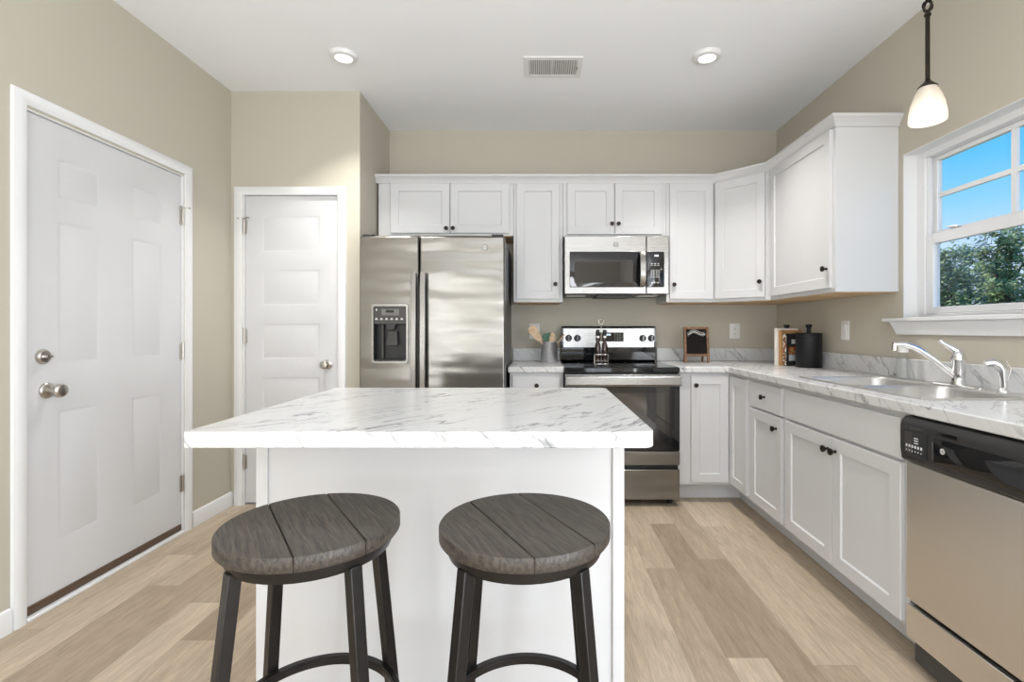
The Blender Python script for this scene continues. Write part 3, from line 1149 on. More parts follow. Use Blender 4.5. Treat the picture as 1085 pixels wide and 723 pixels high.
SX0, SX1, SY0, SY1 = 1.345, 1.842, 1.758, 2.592       # sink rim outline
hx0, hx1, hy0, hy1 = SX0 + 0.015, SX1 - 0.012, SY0 + 0.015, SY1 - 0.015
t = thing('countertop', 'long L-shaped white marbled countertop round the sink with its backsplash', 'countertop', (1.5, 2.6, CB), 'marbled countertops')
m = MB()
CXF = FX - 0.030
xs = sorted([0.931, CXF, hx0, hx1, XR - 0.001])
ys = sorted([0.64, hy0, hy1, FB - 0.030, YB - 0.001])
VV = {}


def cv(i, j, z):
    k = (i, j, z)
    if k not in VV:
        VV[k] = m.v((xs[i], ys[j], z))
    return VV[k]


cells = {(i, j) for i in range(4) for j in range(4)}
cells -= {(0, 0), (0, 1), (0, 2), (2, 1)}
for (i, j) in cells:
    for z in (CB, CZ):
        m.f([cv(i, j, z), cv(i + 1, j, z), cv(i + 1, j + 1, z), cv(i, j + 1, z)])
    for (di, dj, p, q) in ((-1, 0, (0, 0), (0, 1)), (1, 0, (1, 0), (1, 1)), (0, -1, (0, 0), (1, 0)), (0, 1, (0, 1), (1, 1))):
        if (i + di, j + dj) not in cells:
            m.f([cv(i + p[0], j + p[1], CB), cv(i + q[0], j + q[1], CB), cv(i + q[0], j + q[1], CZ), cv(i + p[0], j + p[1], CZ)])
m.build('top', M_marble, t, bevel=0.004)
MB().prism([(0.931, YB - 0.021), (XR - 0.021, YB - 0.021), (XR - 0.021, 0.64), (XR - 0.001, 0.64), (XR - 0.001, YB - 0.001), (0.931, YB - 0.001)], CZ, CZ + SPL).build('backsplash', M_marble, t, bevel=0.003)

# ------------------------------------------------------------------ sink and faucet
t = thing('sink', 'double-bowl stainless steel sink set into the marbled countertop', 'sink', (1.6, 2.17, CZ))
ym = 2.175
m = MB()
zr = CZ + 0.006
for (a, b_) in ((SY0, ym), (ym, SY1)):
    mo = 0.020
    y0 = a + (mo if a == SY0 else 0.012)
    y1 = b_ - (mo if b_ == SY1 else 0.012)
    outer = rrect(SX0, SX1, a, b_, 0.004, 6)
    bx0, bx1 = SX0 + 0.026, SX1 - 0.085
    L0 = [(x, y, CZ + 0.0005) for x, y in outer]
    L1 = [(x, y, zr) for x, y in rrect(SX0 + 0.003, SX1 - 0.003, a + (0.003 if a == SY0 else 0), b_ - (0.003 if b_ == SY1 else 0), 0.004, 6)]
    L2 = [(x, y, zr - 0.001) for x, y in rrect(bx0, bx1, y0, y1, 0.055, 6)]
    L3 = [(x, y, zr - 0.010) for x, y in rrect(bx0 + 0.006, bx1 - 0.006, y0 + 0.006, y1 - 0.006, 0.052, 6)]
    L4 = [(x, y, zr - 0.155) for x, y in rrect(bx0 + 0.016, bx1 - 0.016, y0 + 0.016, y1 - 0.016, 0.05, 6)]
    L5 = [(x, y, zr - 0.172) for x, y in rrect(bx0 + 0.04, bx1 - 0.04, y0 + 0.04, y1 - 0.04, 0.04, 6)]
    m.loft([L0, L1, L2, L3, L4, L5], False, True)
o = m.build('basin', M_sink, t, angle=50)
for yc_ in ((SY0 + ym) / 2, (ym + SY1) / 2):
    MB().lathe((1.56, yc_, zr - 0.1715), [(0.045, 0), (0.045, 0.002), (0.03, 0.003), (0.028, 0.001)], 24).build('drain', M_chrome, t)

fz = zr + 0.0005
fx, fy = 1.795, 2.14
t = thing('faucet', 'chrome single-lever kitchen faucet with a long spout behind the sink', 'faucet', (fx, fy, fz))
m = MB()
m.loft([[(x, y, z) for x, y in rrect(fx - 0.026 + i, fx + 0.026 - i, fy - 0.125 + i, fy + 0.125 - i, 0.022, 5)] for z, i in ((fz, 0), (fz + 0.006, 0.0), (fz + 0.009, 0.006))])
m.build('deck_plate', M_chrome, t)
MB().lathe((fx, fy, fz + 0.008), [(0.027, 0), (0.026, 0.006), (0.0235, 0.012), (0.0235, 0.050), (0.0255, 0.053), (0.0255, 0.098), (0.028, 0.102), (0.028, 0.108), (0.025, 0.125), (0.017, 0.140), (0.008, 0.147)], 28).build('body', M_chrome, t)
tip = Vector((1.575, 2.225, 1.093))
b0 = Vector((fx - 0.012, fy + 0.004, fz + 0.045))
pts = []
for i in range(13):
    s = i / 12
    p = b0.lerp(tip, s)
    p.z += 0.052 * math.sin(PI * s) ** 0.9 * (0.35 + 0.65 * s)
    pts.append(p)
pts[-1].z = pts[-2].z - 0.001
m = MB()
m.tube(pts, [0.014 - 0.003 * (i / 12) for i in range(13)], 14)
m.build('spout', M_chrome, t)
e = pts[-1]
MB().lathe((e.x + 0.006, e.y - 0.002, e.z - 0.026), [(0.010, 0), (0.0115, 0.002), (0.0115, 0.026)], 16).build('aerator', M_chrome, t)
m = MB()
hz = fz + 0.148
m.tube([(fx + 0.004, fy, hz - 0.012), (fx - 0.004, fy + 0.006, hz + 0.004), (fx - 0.028, fy + 0.016, hz + 0.020), (fx - 0.046, fy + 0.022, hz + 0.034), (fx - 0.060, fy + 0.028, hz + 0.048)], [0.018, 0.016, 0.012, 0.008, 0.0085], 12)
m.build('lever', M_chrome, t)

sx, sy = 1.795, 1.932
t = thing('side_sprayer', 'chrome side sprayer standing on the sink deck near the dishwasher', 'sprayer', (sx, sy, fz))
MB().lathe((sx, sy, fz), [(0.024, 0), (0.022, 0.006), (0.014, 0.012), (0.011, 0.018)], 22).build('base', M_chrome, t)
MB().tube([(sx, sy, fz + 0.014), (sx, sy, fz + 0.05), (sx - 0.002, sy, fz + 0.082), (sx - 0.012, sy + 0.004, fz + 0.104), (sx - 0.032, sy + 0.010, fz + 0.114), (sx - 0.056, sy + 0.018, fz + 0.108)], [0.011, 0.013, 0.017, 0.019, 0.016, 0.012], 14).build('spray_head', M_chrome, t)
MB().tube([(sx + 0.017, sy, fz + 0.05), (sx + 0.024, sy - 0.002, fz + 0.09), (sx + 0.010, sy + 0.002, fz + 0.122)], [0.004, 0.006, 0.004], 8).build('trigger', M_chrome, t)

bx, by = 1.80, 2.47
t = thing('soap_bottle', 'clear conical glass bottle with a white cap behind the faucet spout', 'bottle', (bx, by, fz))
MB().lathe((bx, by, fz), [(0.046, 0), (0.048, 0.004), (0.046, 0.012), (0.030, 0.075), (0.022, 0.112), (0.020, 0.135)], 28, cap1=False).build('glass', M_clear, t)
MB().lathe((bx, by, fz + 0.130), [(0.0215, 0), (0.0215, 0.018), (0.017, 0.020), (0.017, 0.034), (0.021, 0.037), (0.021, 0.048), (0.012, 0.050)], 22).build('cap', M_white, t)

# ------------------------------------------------------------------ refrigerator
RX0, RXS, RX1 = -1.129, -0.755, -0.214
RZ0, RZ1 = 0.085, 1.752
RYF, RYD = 3.15, 3.218        # door front, door back
t = thing('refrigerator', 'stainless side-by-side refrigerator with a water dispenser', 'refrigerator', (-0.67, 3.5, 0))
m = MB()
m.box(RX0 + 0.004, RX1 - 0.003, RYD + 0.010, 3.925, 0.03, RZ1 - 0.012)
m.box(RX0 + 0.02, RX1 - 0.02, RYD - 0.02, RYD + 0.010, 0.03, 0.078)
m.build('body', M_darkgr, t, bevel=0.004)
# freezer door with the dispenser's niche cut into it
m = MB(frame((RX0, RYD, RZ0), (1, 0, 0), (0, -1, 0)))
wd, hd, td = RXS - 0.003 - RX0, RZ1 - RZ0, RYD - RYF
n0, n1 = -1.043 - RX0, -0.832 - RX0
q0, q1 = 0.962 - RZ0, 1.312 - RZ0
mz = 1.197 - RZ0
X_, Z_ = [0, n0, n1, wd], [0, q0, mz, q1, hd]
G = {(i, j): m.v((X_[i], td, Z_[j])) for i in range(4) for j in range(5)}
for i in range(3):
    for j in range(4):
        c = [G[i, j], G[i + 1, j], G[i + 1, j + 1], G[i, j + 1]]
        if i == 1 and j == 1:
            bk = m.loop([(X_[1], 0.008, Z_[1]), (X_[2], 0.008, Z_[1]), (X_[2], 0.008, Z_[2]), (X_[1], 0.008, Z_[2])])
            m.bridge(c, bk)
            m.f(bk)
        else:
            m.f(c)
rim = [G[i, 0] for i in range(4)] + [G[3, j] for j in range(1, 5)] + [G[i, 4] for i in (2, 1, 0)] + [G[0, j] for j in (3, 2, 1)]
inv = m.T.inverted()
bk = m.loop([(lambda p: (p.x, 0, p.z))(inv @ v.co) for v in rim])
m.bridge(rim, bk)
m.f(bk)
fd = m.build('freezer_door', M_steel, t, bevel=0.007)
m = MB()
m.box(RXS + 0.003, RX1, RYF, RYD, RZ0, RZ1)
rd = m.build('refrigerator_door', M_steel, t, bevel=0.012, seg=3)
# dispenser
m = MB()
oo = [(x, RYF - 0.006, z) for x, z in rrect(-1.052, -0.823, 0.950, 1.324, 0.018, 5)]
ob = [(x, RYF - 0.0005, z) for x, z in rrect(-1.054, -0.821, 0.948, 1.326, 0.018, 5)]
oi = [(x, RYF - 0.006, z) for x, z in rrect(-1.041, -0.834, 0.964, 1.310, 0.012, 5)]
oj = [(x, RYF - 0.0005, z) for x, z in rrect(-1.039, -0.836, 0.966, 1.308, 0.012, 5)]
ls = [m.loop(l) for l in (ob, oo, oi, oj)]
for a, b_ in zip(ls, ls[1:]):
    m.bridge(a, b_)
m.build('dispenser_bezel', M_steel_l, fd, angle=40)
dp = MB().box(-1.038, -0.837, RYF - 0.004, RYF - 0.0005, 1.198, 1.307).build('dispenser_panel', M_graypl, fd)
MB().box(-0.990, -0.880, RYF - 0.006, RYF - 0.004, 1.252, 1.292).build('control_pad', mat('mid_grey_plastic', (0.15, 0.145, 0.14, 1), 0.4, vary=0.03), fd)
MB().box(-0.962, -0.912, RYF - 0.0075, RYF - 0.006, 1.270, 1.286).build('display', M_blackgl, fd)
m = MB()
for i, x in enumerate((-1.022, -0.990, -0.958, -0.926, -0.894, -0.862)):
    m.box(x - 0.008, x + 0.008, RYF - 0.0052, RYF - 0.004, 1.224, 1.229)
    m.box(x - 0.005, x + 0.005, RYF - 0.0052, RYF - 0.004, 1.232, 1.236)
m.box(-1.024, -1.018, RYF - 0.0052, RYF - 0.004, 1.282, 1.292)
m.build('button_print', M_mark, fd)
m = MB()
m.box(-1.041, -0.834, RYD - 0.0595 + 0.05, RYD - 0.0085, 0.963, 1.196)
m.box(-1.041, -1.037, RYF + 0.002, RYD - 0.01, 0.968, 1.196)
m.box(-0.838, -0.834, RYF + 0.002, RYD - 0.01, 0.968, 1.196)
m.box(-1.037, -0.838, RYF + 0.002, RYD - 0.01, 0.963, 0.975)
m.build('dispenser_niche', M_black, fd)
m = MB()
m.loft([[(-0.937 + sx_ * w_, RYF + 0.030 + sy_ * 0.018, z) for sx_, sy_ in ((-1, -1), (1, -1), (1, 1), (-1, 1))] for z, w_ in ((1.196, 0.030), (1.165, 0.018))])
m.build('spout', M_graypl, fd)
m = MB()
m.loft([[(-0.930 + sx_ * w_, y_ + sy_ * 0.005, z) for sx_, sy_ in ((-1, -1), (1, -1), (1, 1), (-1, 1))] for z, w_, y_ in ((1.155, 0.028, RYF + 0.036), (1.062, 0.037, RYF + 0.020))])
m.build('paddle', M_graypl, fd, bevel=0.003)
m = MB()
m.box(-1.000, -0.988, RYF + 0.032, RYF + 0.050, 0.976, 1.194)
m.build('niche_rib', M_graypl, fd)
for d_, hx_ in ((fd, -0.779), (rd, -0.722)):
    m = MB()
    pr = lambda z, y, w_: [(hx_ - w_, y - 0.008, z), (hx_ + w_, y - 0.008, z), (hx_ + w_, y + 0.008, z), (hx_ - w_, y + 0.008, z)]
    m.loft([pr(0.50, RYF - 0.036, 0.0175), pr(0.60, RYF - 0.048, 0.0175), pr(1.00, RYF - 0.054, 0.0175), pr(1.42, RYF - 0.048, 0.0175), pr(1.52, RYF - 0.036, 0.0175)])
    for z in (0.52, 1.50):
        m.box(hx_ - 0.012, hx_ + 0.012, RYF - 0.034, RYF - 0.0005, z - 0.015, z + 0.015)
    m.build('handle', M_steel_h, d_, bevel=0.004)


def badge(parent, T, r, ring=M_graypl, face=M_steel_l, letters=M_black):
    """round monogram badge; local y is outward"""
    b = MB(T).lathe((0, 0, 0), [(r, 0), (r, 0.0016), (r * 0.9, 0.002)], 28, (0, 1, 0)).build('badge', ring, parent)
    MB(T).lathe((0, 0.002, 0), [(r * 0.82, 0), (r * 0.82, 0.0008)], 28, (0, 1, 0)).build('badge_face', face, b)
    text_mesh('monogram', 'GE', r * 1.0, T @ Matrix.Translation((0, 0.0032, -r * 0.04)), letters, b)
    return b


badge(rd, frame((-0.340, RYF - 0.0003, 1.680), (1, 0, 0), (0, -1, 0)), 0.019)
for x in (RX0 + 0.012, RX1 - 0.085):
    MB().box(x, x + 0.073, RYF + 0.015, RYF + 0.10, RZ1, RZ1 + 0.014).build('hinge_cover', M_black, t, bevel=0.003)
for x in (RX0 + 0.08, RX1 - 0.08):
    for y in (3.28, 3.86):
        MB().lathe((x, y, 0), [(0.018, 0), (0.018, 0.03)], 12).build('foot', M_black, t)

# ------------------------------------------------------------------ range
GX0, GX1 = 0.169, 0.928
GYF = 3.285
t = thing('range', 'stainless and black electric range with glass cooktop and oven', 'range', (0.55, 3.6, 0))
MB().box(GX0 + 0.002, GX1 - 0.002, GYF + 0.045, 3.955, 0.04, 0.878).build('body', M_black, t, bevel=0.002)
m = MB()
m.loft([[(x, y, z) for x, y in rrect(GX0 + i, GX1 - i, GYF - 0.004 + i, 3.90, 0.012, 4)] for z, i in ((0.879, 0.004), (0.884, 0.0), (0.908, 0.0), (0.914, 0.004))])
ct = m.build('cooktop', M_blackgl, t, angle=30)
for x, y, r_ in ((0.36, 3.45, 0.105), (0.36, 3.74, 0.075), (0.74, 3.45, 0.085), (0.74, 3.74, 0.105)):
    MB().lathe((x, y, 0.9141), [(r_, 0), (r_, 0.0004), (r_ - 0.004, 0.0004), (r_ - 0.004, 0)], 40, cap0=False, cap1=False).build('burner_ring', M_graypl, ct)
# backguard
m = MB()
bg = [(3.895, 0.914), (3.865, 0.925), (3.858, 1.020), (3.862, 1.178), (3.872, 1.188), (3.94, 1.188), (3.955, 1.17), (3.955, 0.914)]
m.loft([[(x, y, z) for y, z in bg] for x in (GX0 + 0.004, GX1 - 0.026)])
bgd = m.build('backguard', M_blackgl, t, bevel=0.004)
cpx0, cpx1 = GX0 + 0.018, GX1 - 0.040
m = MB()
m.loft([[(cpx0, 3.8575, 1.024), (cpx1, 3.8575, 1.024), (cpx1, 3.862, 1.172), (cpx0, 3.862, 1.172)], [(cpx0 + 0.002, 3.852, 1.026), (cpx1 - 0.002, 3.852, 1.026), (cpx1 - 0.002, 3.856, 1.170), (cpx0 + 0.002, 3.856, 1.170)]])
cpn = m.build('control_panel', M_steel_l, bgd)
MB().box(0.437, 0.652, 3.8495, 3.856, 1.070, 1.140).build('display', M_blackgl, cpn, bevel=0.002)
m = MB()
for i, x in enumerate((0.524, 0.531, 0.540, 0.549)):
    m.box(x - 0.0025, x + 0.0025, 3.8487, 3.8495, 1.116, 1.130)
m.build('clock_digits', M_led, cpn)
m = MB()
for x in (0.585, 0.605, 0.625):
    for z in (1.085, 1.10, 1.115, 1.128):
        m.box(x - 0.005, x + 0.005, 3.8489, 3.8495, z - 0.002, z + 0.002)
m.build('button_print', mat('dim_print', (0.3, 0.3, 0.3, 1), 0.5, vary=0.05), cpn)
for x in (0.229, 0.296, 0.800, 0.866):
    k_ = MB().lathe((x, 3.853, 1.096), [(0.026, 0), (0.0255, 0.004), (0.0235, 0.006), (0.0225, 0.022), (0.019, 0.025)], 26, (0, -1, 0)).build('knob', M_black, cpn)
    MB().box(x - 0.005, x + 0.005, 3.823, 3.829, 1.075, 1.117).build('knob_grip', M_blackgl, k_, bevel=0.001)
    MB().box(x - 0.002, x + 0.002, 3.8515, 3.8545, 1.130, 1.134).build('dial_mark', M_black, cpn)
# oven door
m = MB()
m.box(GX0 + 0.002, GX1 - 0.002, GYF, GYF + 0.042, 0.365, 0.872)
od = m.build('oven_door', M_blackgl, t, bevel=0.004)
MB().box(GX0 + 0.10, GX1 - 0.10, GYF - 0.0012, GYF, 0.435, 0.745).build('oven_window', M_window, od)
m = MB()
m.box(GX0 + 0.002, GX1 - 0.002, GYF - 0.006, GYF - 0.0003, 0.790, 0.868)
m.build('door_trim', M_steel_l, od, bevel=0.003)
m = MB()
hpr = [(0.0, -0.008), (-0.016, -0.008), (-0.022, -0.002), (-0.022, 0.048), (-0.016, 0.054), (0.0, 0.054)]
m.loft([[(x, GYF - 0.030 + a, 0.806 + b_) for a, b_ in hpr] for x in (GX0 + 0.004, GX1 - 0.004)])
for x in (GX0 + 0.03, GX1 - 0.03):
    m.box(x - 0.018, x + 0.018, GYF - 0.031, GYF - 0.0005, 0.812, 0.848)
m.build('oven_handle', M_steel_l, od, bevel=0.002)
MB().box(GX0 + 0.002, GX1 - 0.002, GYF - 0.002, GYF + 0.042, 0.272, 0.362).build('lower_trim', M_steel, od, bevel=0.003)
MB().box(GX0 + 0.004, GX1 - 0.004, GYF - 0.004, GYF + 0.042, 0.045, 0.243).build('drawer', M_steel, t, bevel=0.004)
badge(od, frame((0.549, GYF - 0.0023, 0.318), (1, 0, 0), (0, -1, 0)), 0.013)
for x in (GX0 + 0.05, GX1 - 0.05):
    for y in (GYF + 0.08, 3.90):
        MB().lathe((x, y, 0), [(0.018, 0), (0.018, 0.04)], 12).build('foot', M_black, t)

# ------------------------------------------------------------------ microwave
MX0, MX1, MYF = 0.181, 0.917, 3.53
MZ0, MZ1 = 1.412, 1.830
t = thing('microwave', 'stainless over-the-range microwave with a black glass door', 'microwave', (0.55, 3.75, MZ0))
MB().box(MX0 + 0.004, MX1 - 0.004, MYF + 0.052, YB - 0.002, MZ0, MZ1).build('body', M_darkgr, t, bevel=0.003)
md = MB().box(MX0, 0.7575, MYF, MYF + 0.050, MZ0 + 0.002, MZ1 - 0.006).build('door', M_steel_l, t, bevel=0.004)
mp_ = MB().box(0.7600, MX1, MYF, MYF + 0.050, MZ0 + 0.002, MZ1 - 0.006).build('control_panel', M_steel_l, t, bevel=0.004)
m = MB()
m.loft([[(x, y, z) for x, z in rrect(0.217 + i, 0.742 - i, 1.461 + i, 1.712 - i, 0.006, 4)] for y, i in ((MYF - 0.0003, 0), (MYF - 0.003, 0), (MYF - 0.004, 0.002))])
g_ = m.build('door_glass', M_blackgl, md)
MB().box(0.252, 0.664, MYF - 0.005, MYF - 0.004, 1.492, 1.652).build('window', M_window, md)
m = MB()
m.loft([[(x, y, z) for x, z in rrect(0.754 + i + 0.007, 0.884 - i, 1.461 + i, 1.712 - i, 0.006, 4)] for y, i in ((MYF - 0.0003, 0), (MYF - 0.003, 0), (MYF - 0.004, 0.002))])
m.build('keypad', M_blackgl, mp_)
m = MB()
for r in range(4):
    for c in range(4):
        m.box(0.789 + c * 0.0175, 0.797 + c * 0.0175, MYF - 0.0048, MYF - 0.004, 1.530 + r * 0.0155, 1.535 + r * 0.0155)
for c in range(3):
    for z in (1.626, 1.614):
        m.box(0.790 + c * 0.023, 0.802 + c * 0.023, MYF - 0.0048, MYF - 0.004, z, z + 0.004)
    m.box(0.791 + c * 0.022, 0.801 + c * 0.022, MYF - 0.0048, MYF - 0.004, 1.490, 1.497)
m.build('key_print', M_mark, mp_)
m = MB()
for x in (0.818, 0.825, 0.833, 0.840):
    m.box(x - 0.0022, x + 0.0022, MYF - 0.0048, MYF - 0.004, 1.678, 1.690)
m.build('clock_digits', M_led, mp_)
m = MB()
m.loft([[(0.7065, y - 0.006, z), (0.7465, y - 0.010, z), (0.7465, y + 0.008, z), (0.7065, y + 0.008, z)] for z, y in ((1.462, MYF - 0.022), (1.50, MYF - 0.040), (1.587, MYF - 0.046), (1.674, MYF - 0.040), (1.712, MYF - 0.022))])
for z in (1.472, 1.702):
    m.box(0.714, 0.738, MYF - 0.016, MYF - 0.0035, z - 0.009, z + 0.009)
m.build('handle', M_steel_h, md, bevel=0.003)
badge(md, frame((0.545, MYF - 0.0003, 1.762), (1, 0, 0), (0, -1, 0)), 0.0175)
# underside: grease filter and two task-light lenses
m = MB()
m.box(0.42, 0.68, MYF + 0.10, 3.90, MZ0 - 0.012, MZ0)
m.build('vent_filter', M_black, t)
for x in (0.275, 0.80):
    MB().box(x - 0.07, x + 0.07, MYF + 0.14, MYF + 0.26, MZ0 - 0.004, MZ0).build('task_light_lens', M_white, t)

# ------------------------------------------------------------------ dishwasher
t = thing('dishwasher', 'stainless dishwasher with a black control panel under the countertop', 'dishwasher', (1.58, 1.43, 0))
DX = 1.268
TW = frame((DX, 1.732, 0), (0, -1, 0), (-1, 0, 0))   # local x from the sink cabinet towards the camera
dw = 1.732 - 1.136
MB(TW).box(0.004, dw - 0.004, -0.58, -0.032, 0.02, 0.868).build('tub', M_darkgr, t)
dd = MB(TW).box(0.003, dw - 0.003, -0.030, 0.0, 0.238, 0.712).build('door_panel', M_steel_dw, t, bevel=0.005)
m = MB(TW)
cpr = [(-0.030, 0.715), (0.004, 0.715), (0.012, 0.722), (0.017, 0.760), (0.017, 0.836), (0.012, 0.852), (0.0, 0.866), (-0.030, 0.870)]
m.loft([[(x, y, z) for y, z in cpr] for x in (0.0, dw)])
cpl = m.build('control_panel', mat('charcoal_plastic', (0.028, 0.027, 0.027, 1), 0.42, vary=0.05), t, bevel=0.0015)
m = MB(TW)
m.box(0.026, 0.098, 0.0172, 0.0180, 0.832, 0.8425)
m.box(0.118, 0.235, 0.0172, 0.0180, 0.832, 0.8425)
m.build('vent_slots', M_blackgl, cpl)
MB(TW).box(0.045, 0.100, 0.0172, 0.0186, 0.828, 0.838).build('latch_grip', M_graypl, cpl, bevel=0.001)
MB(TW).box(0.022, 0.120, 0.0172, 0.0177, 0.740, 0.822).build('button_panel', M_blackgl, cpl)
m = MB(TW)
m.box(0.022, 0.058, 0.0177, 0.0180, 0.748, 0.820)
m.build('display_window', M_graypl, cpl)
m = MB(TW)
random.seed(3)
for i in range(6):
    x = 0.028 + i * 0.013
    m.box(x, x + 0.007, 0.0180, 0.0184, 0.768, 0.777)
    m.box(x + 0.001, x + 0.005, 0.0180, 0.0184, 0.755, 0.759)
for i in range(3):
    m.box(0.065, 0.083, 0.0178, 0.0184, 0.800 - 0.008 * i, 0.803 - 0.008 * i)
m.build('button_print', M_mark, cpl)
m = MB(TW)
m.loft([[(x, y, z) for x, z in rrect(0.140 + i, dw - 0.02 - i, 0.738 + i, 0.822 - i, 0.02, 5)] for y, i in ((0.0170, 0), (0.0182, 0.0015))])
m.build('badge_panel', M_blackgl, cpl)
badge(cpl, TW @ Matrix.Translation((0.185, 0.0182, 0.786)), 0.0105, M_graypl, M_white, M_graypl)
MB(TW).box(0.003, dw - 0.003, -0.020, -0.001, 0.108, 0.222).build('kick_panel', M_steel_dw, t, bevel=0.003)
MB(TW).box(0.01, dw - 0.01, -0.125, -0.115, 0.0, 0.106).build('toe_kick', M_black, t)

# ------------------------------------------------------------------ island
IX0, IX1, IY0, IY1 = -0.869, 0.285, 1.222, 2.146
t = thing('kitchen_island', 'white panelled kitchen island base under the marbled top', 'island', (-0.29, 1.8, 0))
BX0, BX1, BY0, BY1 = -0.835, 0.252, 1.478, 2.10
MB().box(BX0 + 0.006, BX1 - 0.006, BY0 + 0.006, BY1, 0.0, 0.8735).build('body', M_cab, t, bevel=0.001)
for (a, b_) in ((BX0, BX0 + 0.034), (BX1 - 0.034, BX1)):
    m = MB()
    m.box(a, b_, BY0 - 0.002, BY0 + 0.0055, 0.0, 0.873)
    if a == BX0:
        m.box(a, a + 0.0055, BY0 + 0.0055, BY0 + 0.04, 0.0, 0.873)
    else:
        m.box(b_ - 0.0055, b_, BY0 + 0.0055, BY0 + 0.04, 0.0, 0.873)
    m.build('corner_trim', M_cab, t, bevel=0.001)
o = MB()
o.loft([[(x, y, z) for x, y in rrect(IX0 + i, IX1 - i, IY0 + i, IY1 - i, r_, 8, 0.004)] for z, i, r_ in ((0.874, 0.002, 0.028), (0.876, 0, 0.030), (0.9125, 0, 0.030), (0.914, 0.001, 0.029))])
o = o.build('island_countertop', M_marble, angle=30)
tag(o, 'white marbled island countertop overhanging the two stools', 'countertop', 'marbled countertops')


# ------------------------------------------------------------------ bar stools
def make_stool(label):
    root = thing('bar_stool', label, 'stool', (0, 0, 0), 'round wooden bar stools')
    ZS, R = 0.742, 0.187
    pa = math.radians(-62)
    d = Vector((math.cos(pa), math.sin(pa)))
    n = Vector((-d.y, d.x))
    m = MB()
    gaps = [-1, -0.066, 0.066, 1]
    for k in range(3):
        lo_, hi_ = gaps[k] + 0.0007, gaps[k + 1] - 0.0007
        a0 = math.asin(max(-1, min(1, lo_ / R))) if k > 0 else -PI / 2
        a1 = math.asin(max(-1, min(1, hi_ / R))) if k < 2 else PI / 2
        angs = [a0 + (a1 - a0) * i / 24 for i in range(25)]

        def ring(rr, cut):
            pts = []
            for a in angs:
                pts.append((rr * math.cos(a), max(lo_ + cut, min(hi_ - cut, rr * math.sin(a)))))
            for a in reversed(angs):
                pts.append((-rr * math.cos(a), max(lo_ + cut, min(hi_ - cut, rr * math.sin(a)))))
            out = []
            for p in pts:
                if not out or (abs(p[0] - out[-1][0]) + abs(p[1] - out[-1][1])) > 1e-6:
                    out.append(p)
            return out
        loops = []
        for z, rr, cut in ((ZS - 0.030, R - 0.003, 0), (ZS - 0.026, R, 0), (ZS - 0.0025, R, 0), (ZS, R - 0.002, 0.0015)):
            loops.append([((d * u + n * v).x, (d * u + n * v).y, z) for u, v in ring(rr, cut)])
        nn = min(len(l) for l in loops)
        if all(len(l) == nn for l in loops):
            m.loft(loops)
        else:
            m.loft([loops[1], [(x, y, ZS) for x, y, z in loops[1]]])
    m.lathe((0, 0, ZS - 0.029), [(R - 0.01, 0), (R - 0.01, 0.022)], 48)
    m.build('seat', M_seat, root, angle=40)
    m = MB()
    m.lathe((0, 0, ZS - 0.058), [(R - 0.030, 0.0), (R - 0.020, 0.0), (R - 0.013, 0.020), (R - 0.013, 0.0275), (R - 0.030, 0.0275), (R - 0.030, 0.0)], 56, cap0=False, cap1=False)
    m.build('seat_band', M_gun, root, angle=40)
    zt, rt, rf = ZS - 0.056, 0.160, 0.238
    for k in range(4):
        a = PI / 4 + k * PI / 2
        er_ = Vector((math.cos(a), math.sin(a), 0))
        et = Vector((-math.sin(a), math.cos(a), 0))
        w_ = 0.0132
        m = MB()
        m.loft([[er_ * (r_ + sx_ * w_) + et * (sy_ * w_) + Vector((0, 0, z)) for sx_, sy_ in ((-1, -1), (1, -1), (1, 1), (-1, 1))] for z, r_ in ((0.0, rf), (zt + 0.004, rt))])
        lg = m.build('leg', M_gun, root, bevel=0.002)
        m = MB()
        c = er_ * (rt - 0.024) + Vector((0, 0, zt - 0.003))
        for s_ in (-1, 1):
            m.lathe(c + et * s_ * 0.024, [(0.004, -0.004), (0.007, -0.002), (0.007, 0.004)], 10)
        m.loft([[c + er_ * (u * 0.012) + et * (v * 0.032) + Vector((0, 0, z)) for u, v in ((-1, -1), (1, -1), (1, 1), (-1, 1))] for z in (0.002, 0.005)])
        m.build('bracket', M_gun, lg)
    # footrest ring of flat bar
    zr_ = 0.318
    rr = rt + (rf - rt) * (zt - zr_) / zt - 0.018
    m = MB()
    m.lathe((0, 0, zr_), [(rr - 0.012, -0.010), (rr + 0.004, -0.010), (rr + 0.006, -0.007), (rr + 0.006, 0.007), (rr + 0.004, 0.010), (rr - 0.010, 0.010), (rr - 0.010, 0.006), (rr - 0.012, 0.004), (rr - 0.012, -0.010)], 64, cap0=False, cap1=False)
    m.build('footrest', M_gun, root, angle=40)
    return root


def copy_tree(o, parent=None):
    c = o.copy()
    COL.objects.link(c)
    c.parent = parent
    for ch in list(o.children):
        copy_tree(ch, c)
    return c


st = make_stool('round bar stool standing in front of the middle of the island')
st.location = (-0.031, 1.107, 0)
st2 = copy_tree(st)
st2.location = (-0.501, 1.107, 0)
st2.rotation_euler = (0, 0, math.radians(7))
st2['label'] = 'round bar stool at the left end of the island, nearer the entry door'

# ------------------------------------------------------------------ small things on the counters
cx_, cy_ = 0.077, 3.75
t = thing('utensil_crock', 'grey galvanized metal crock holding cooking utensils left of the range', 'crock', (cx_, cy_, CZ))
MB().lathe((cx_, cy_, CZ), [(0.060, 0), (0.062, 0.003), (0.062, 0.150), (0.064, 0.153), (0.064, 0.157), (0.060, 0.157), (0.059, 0.006), (0.02, 0.005)], 32).build('body', M_galv, t, angle=40)


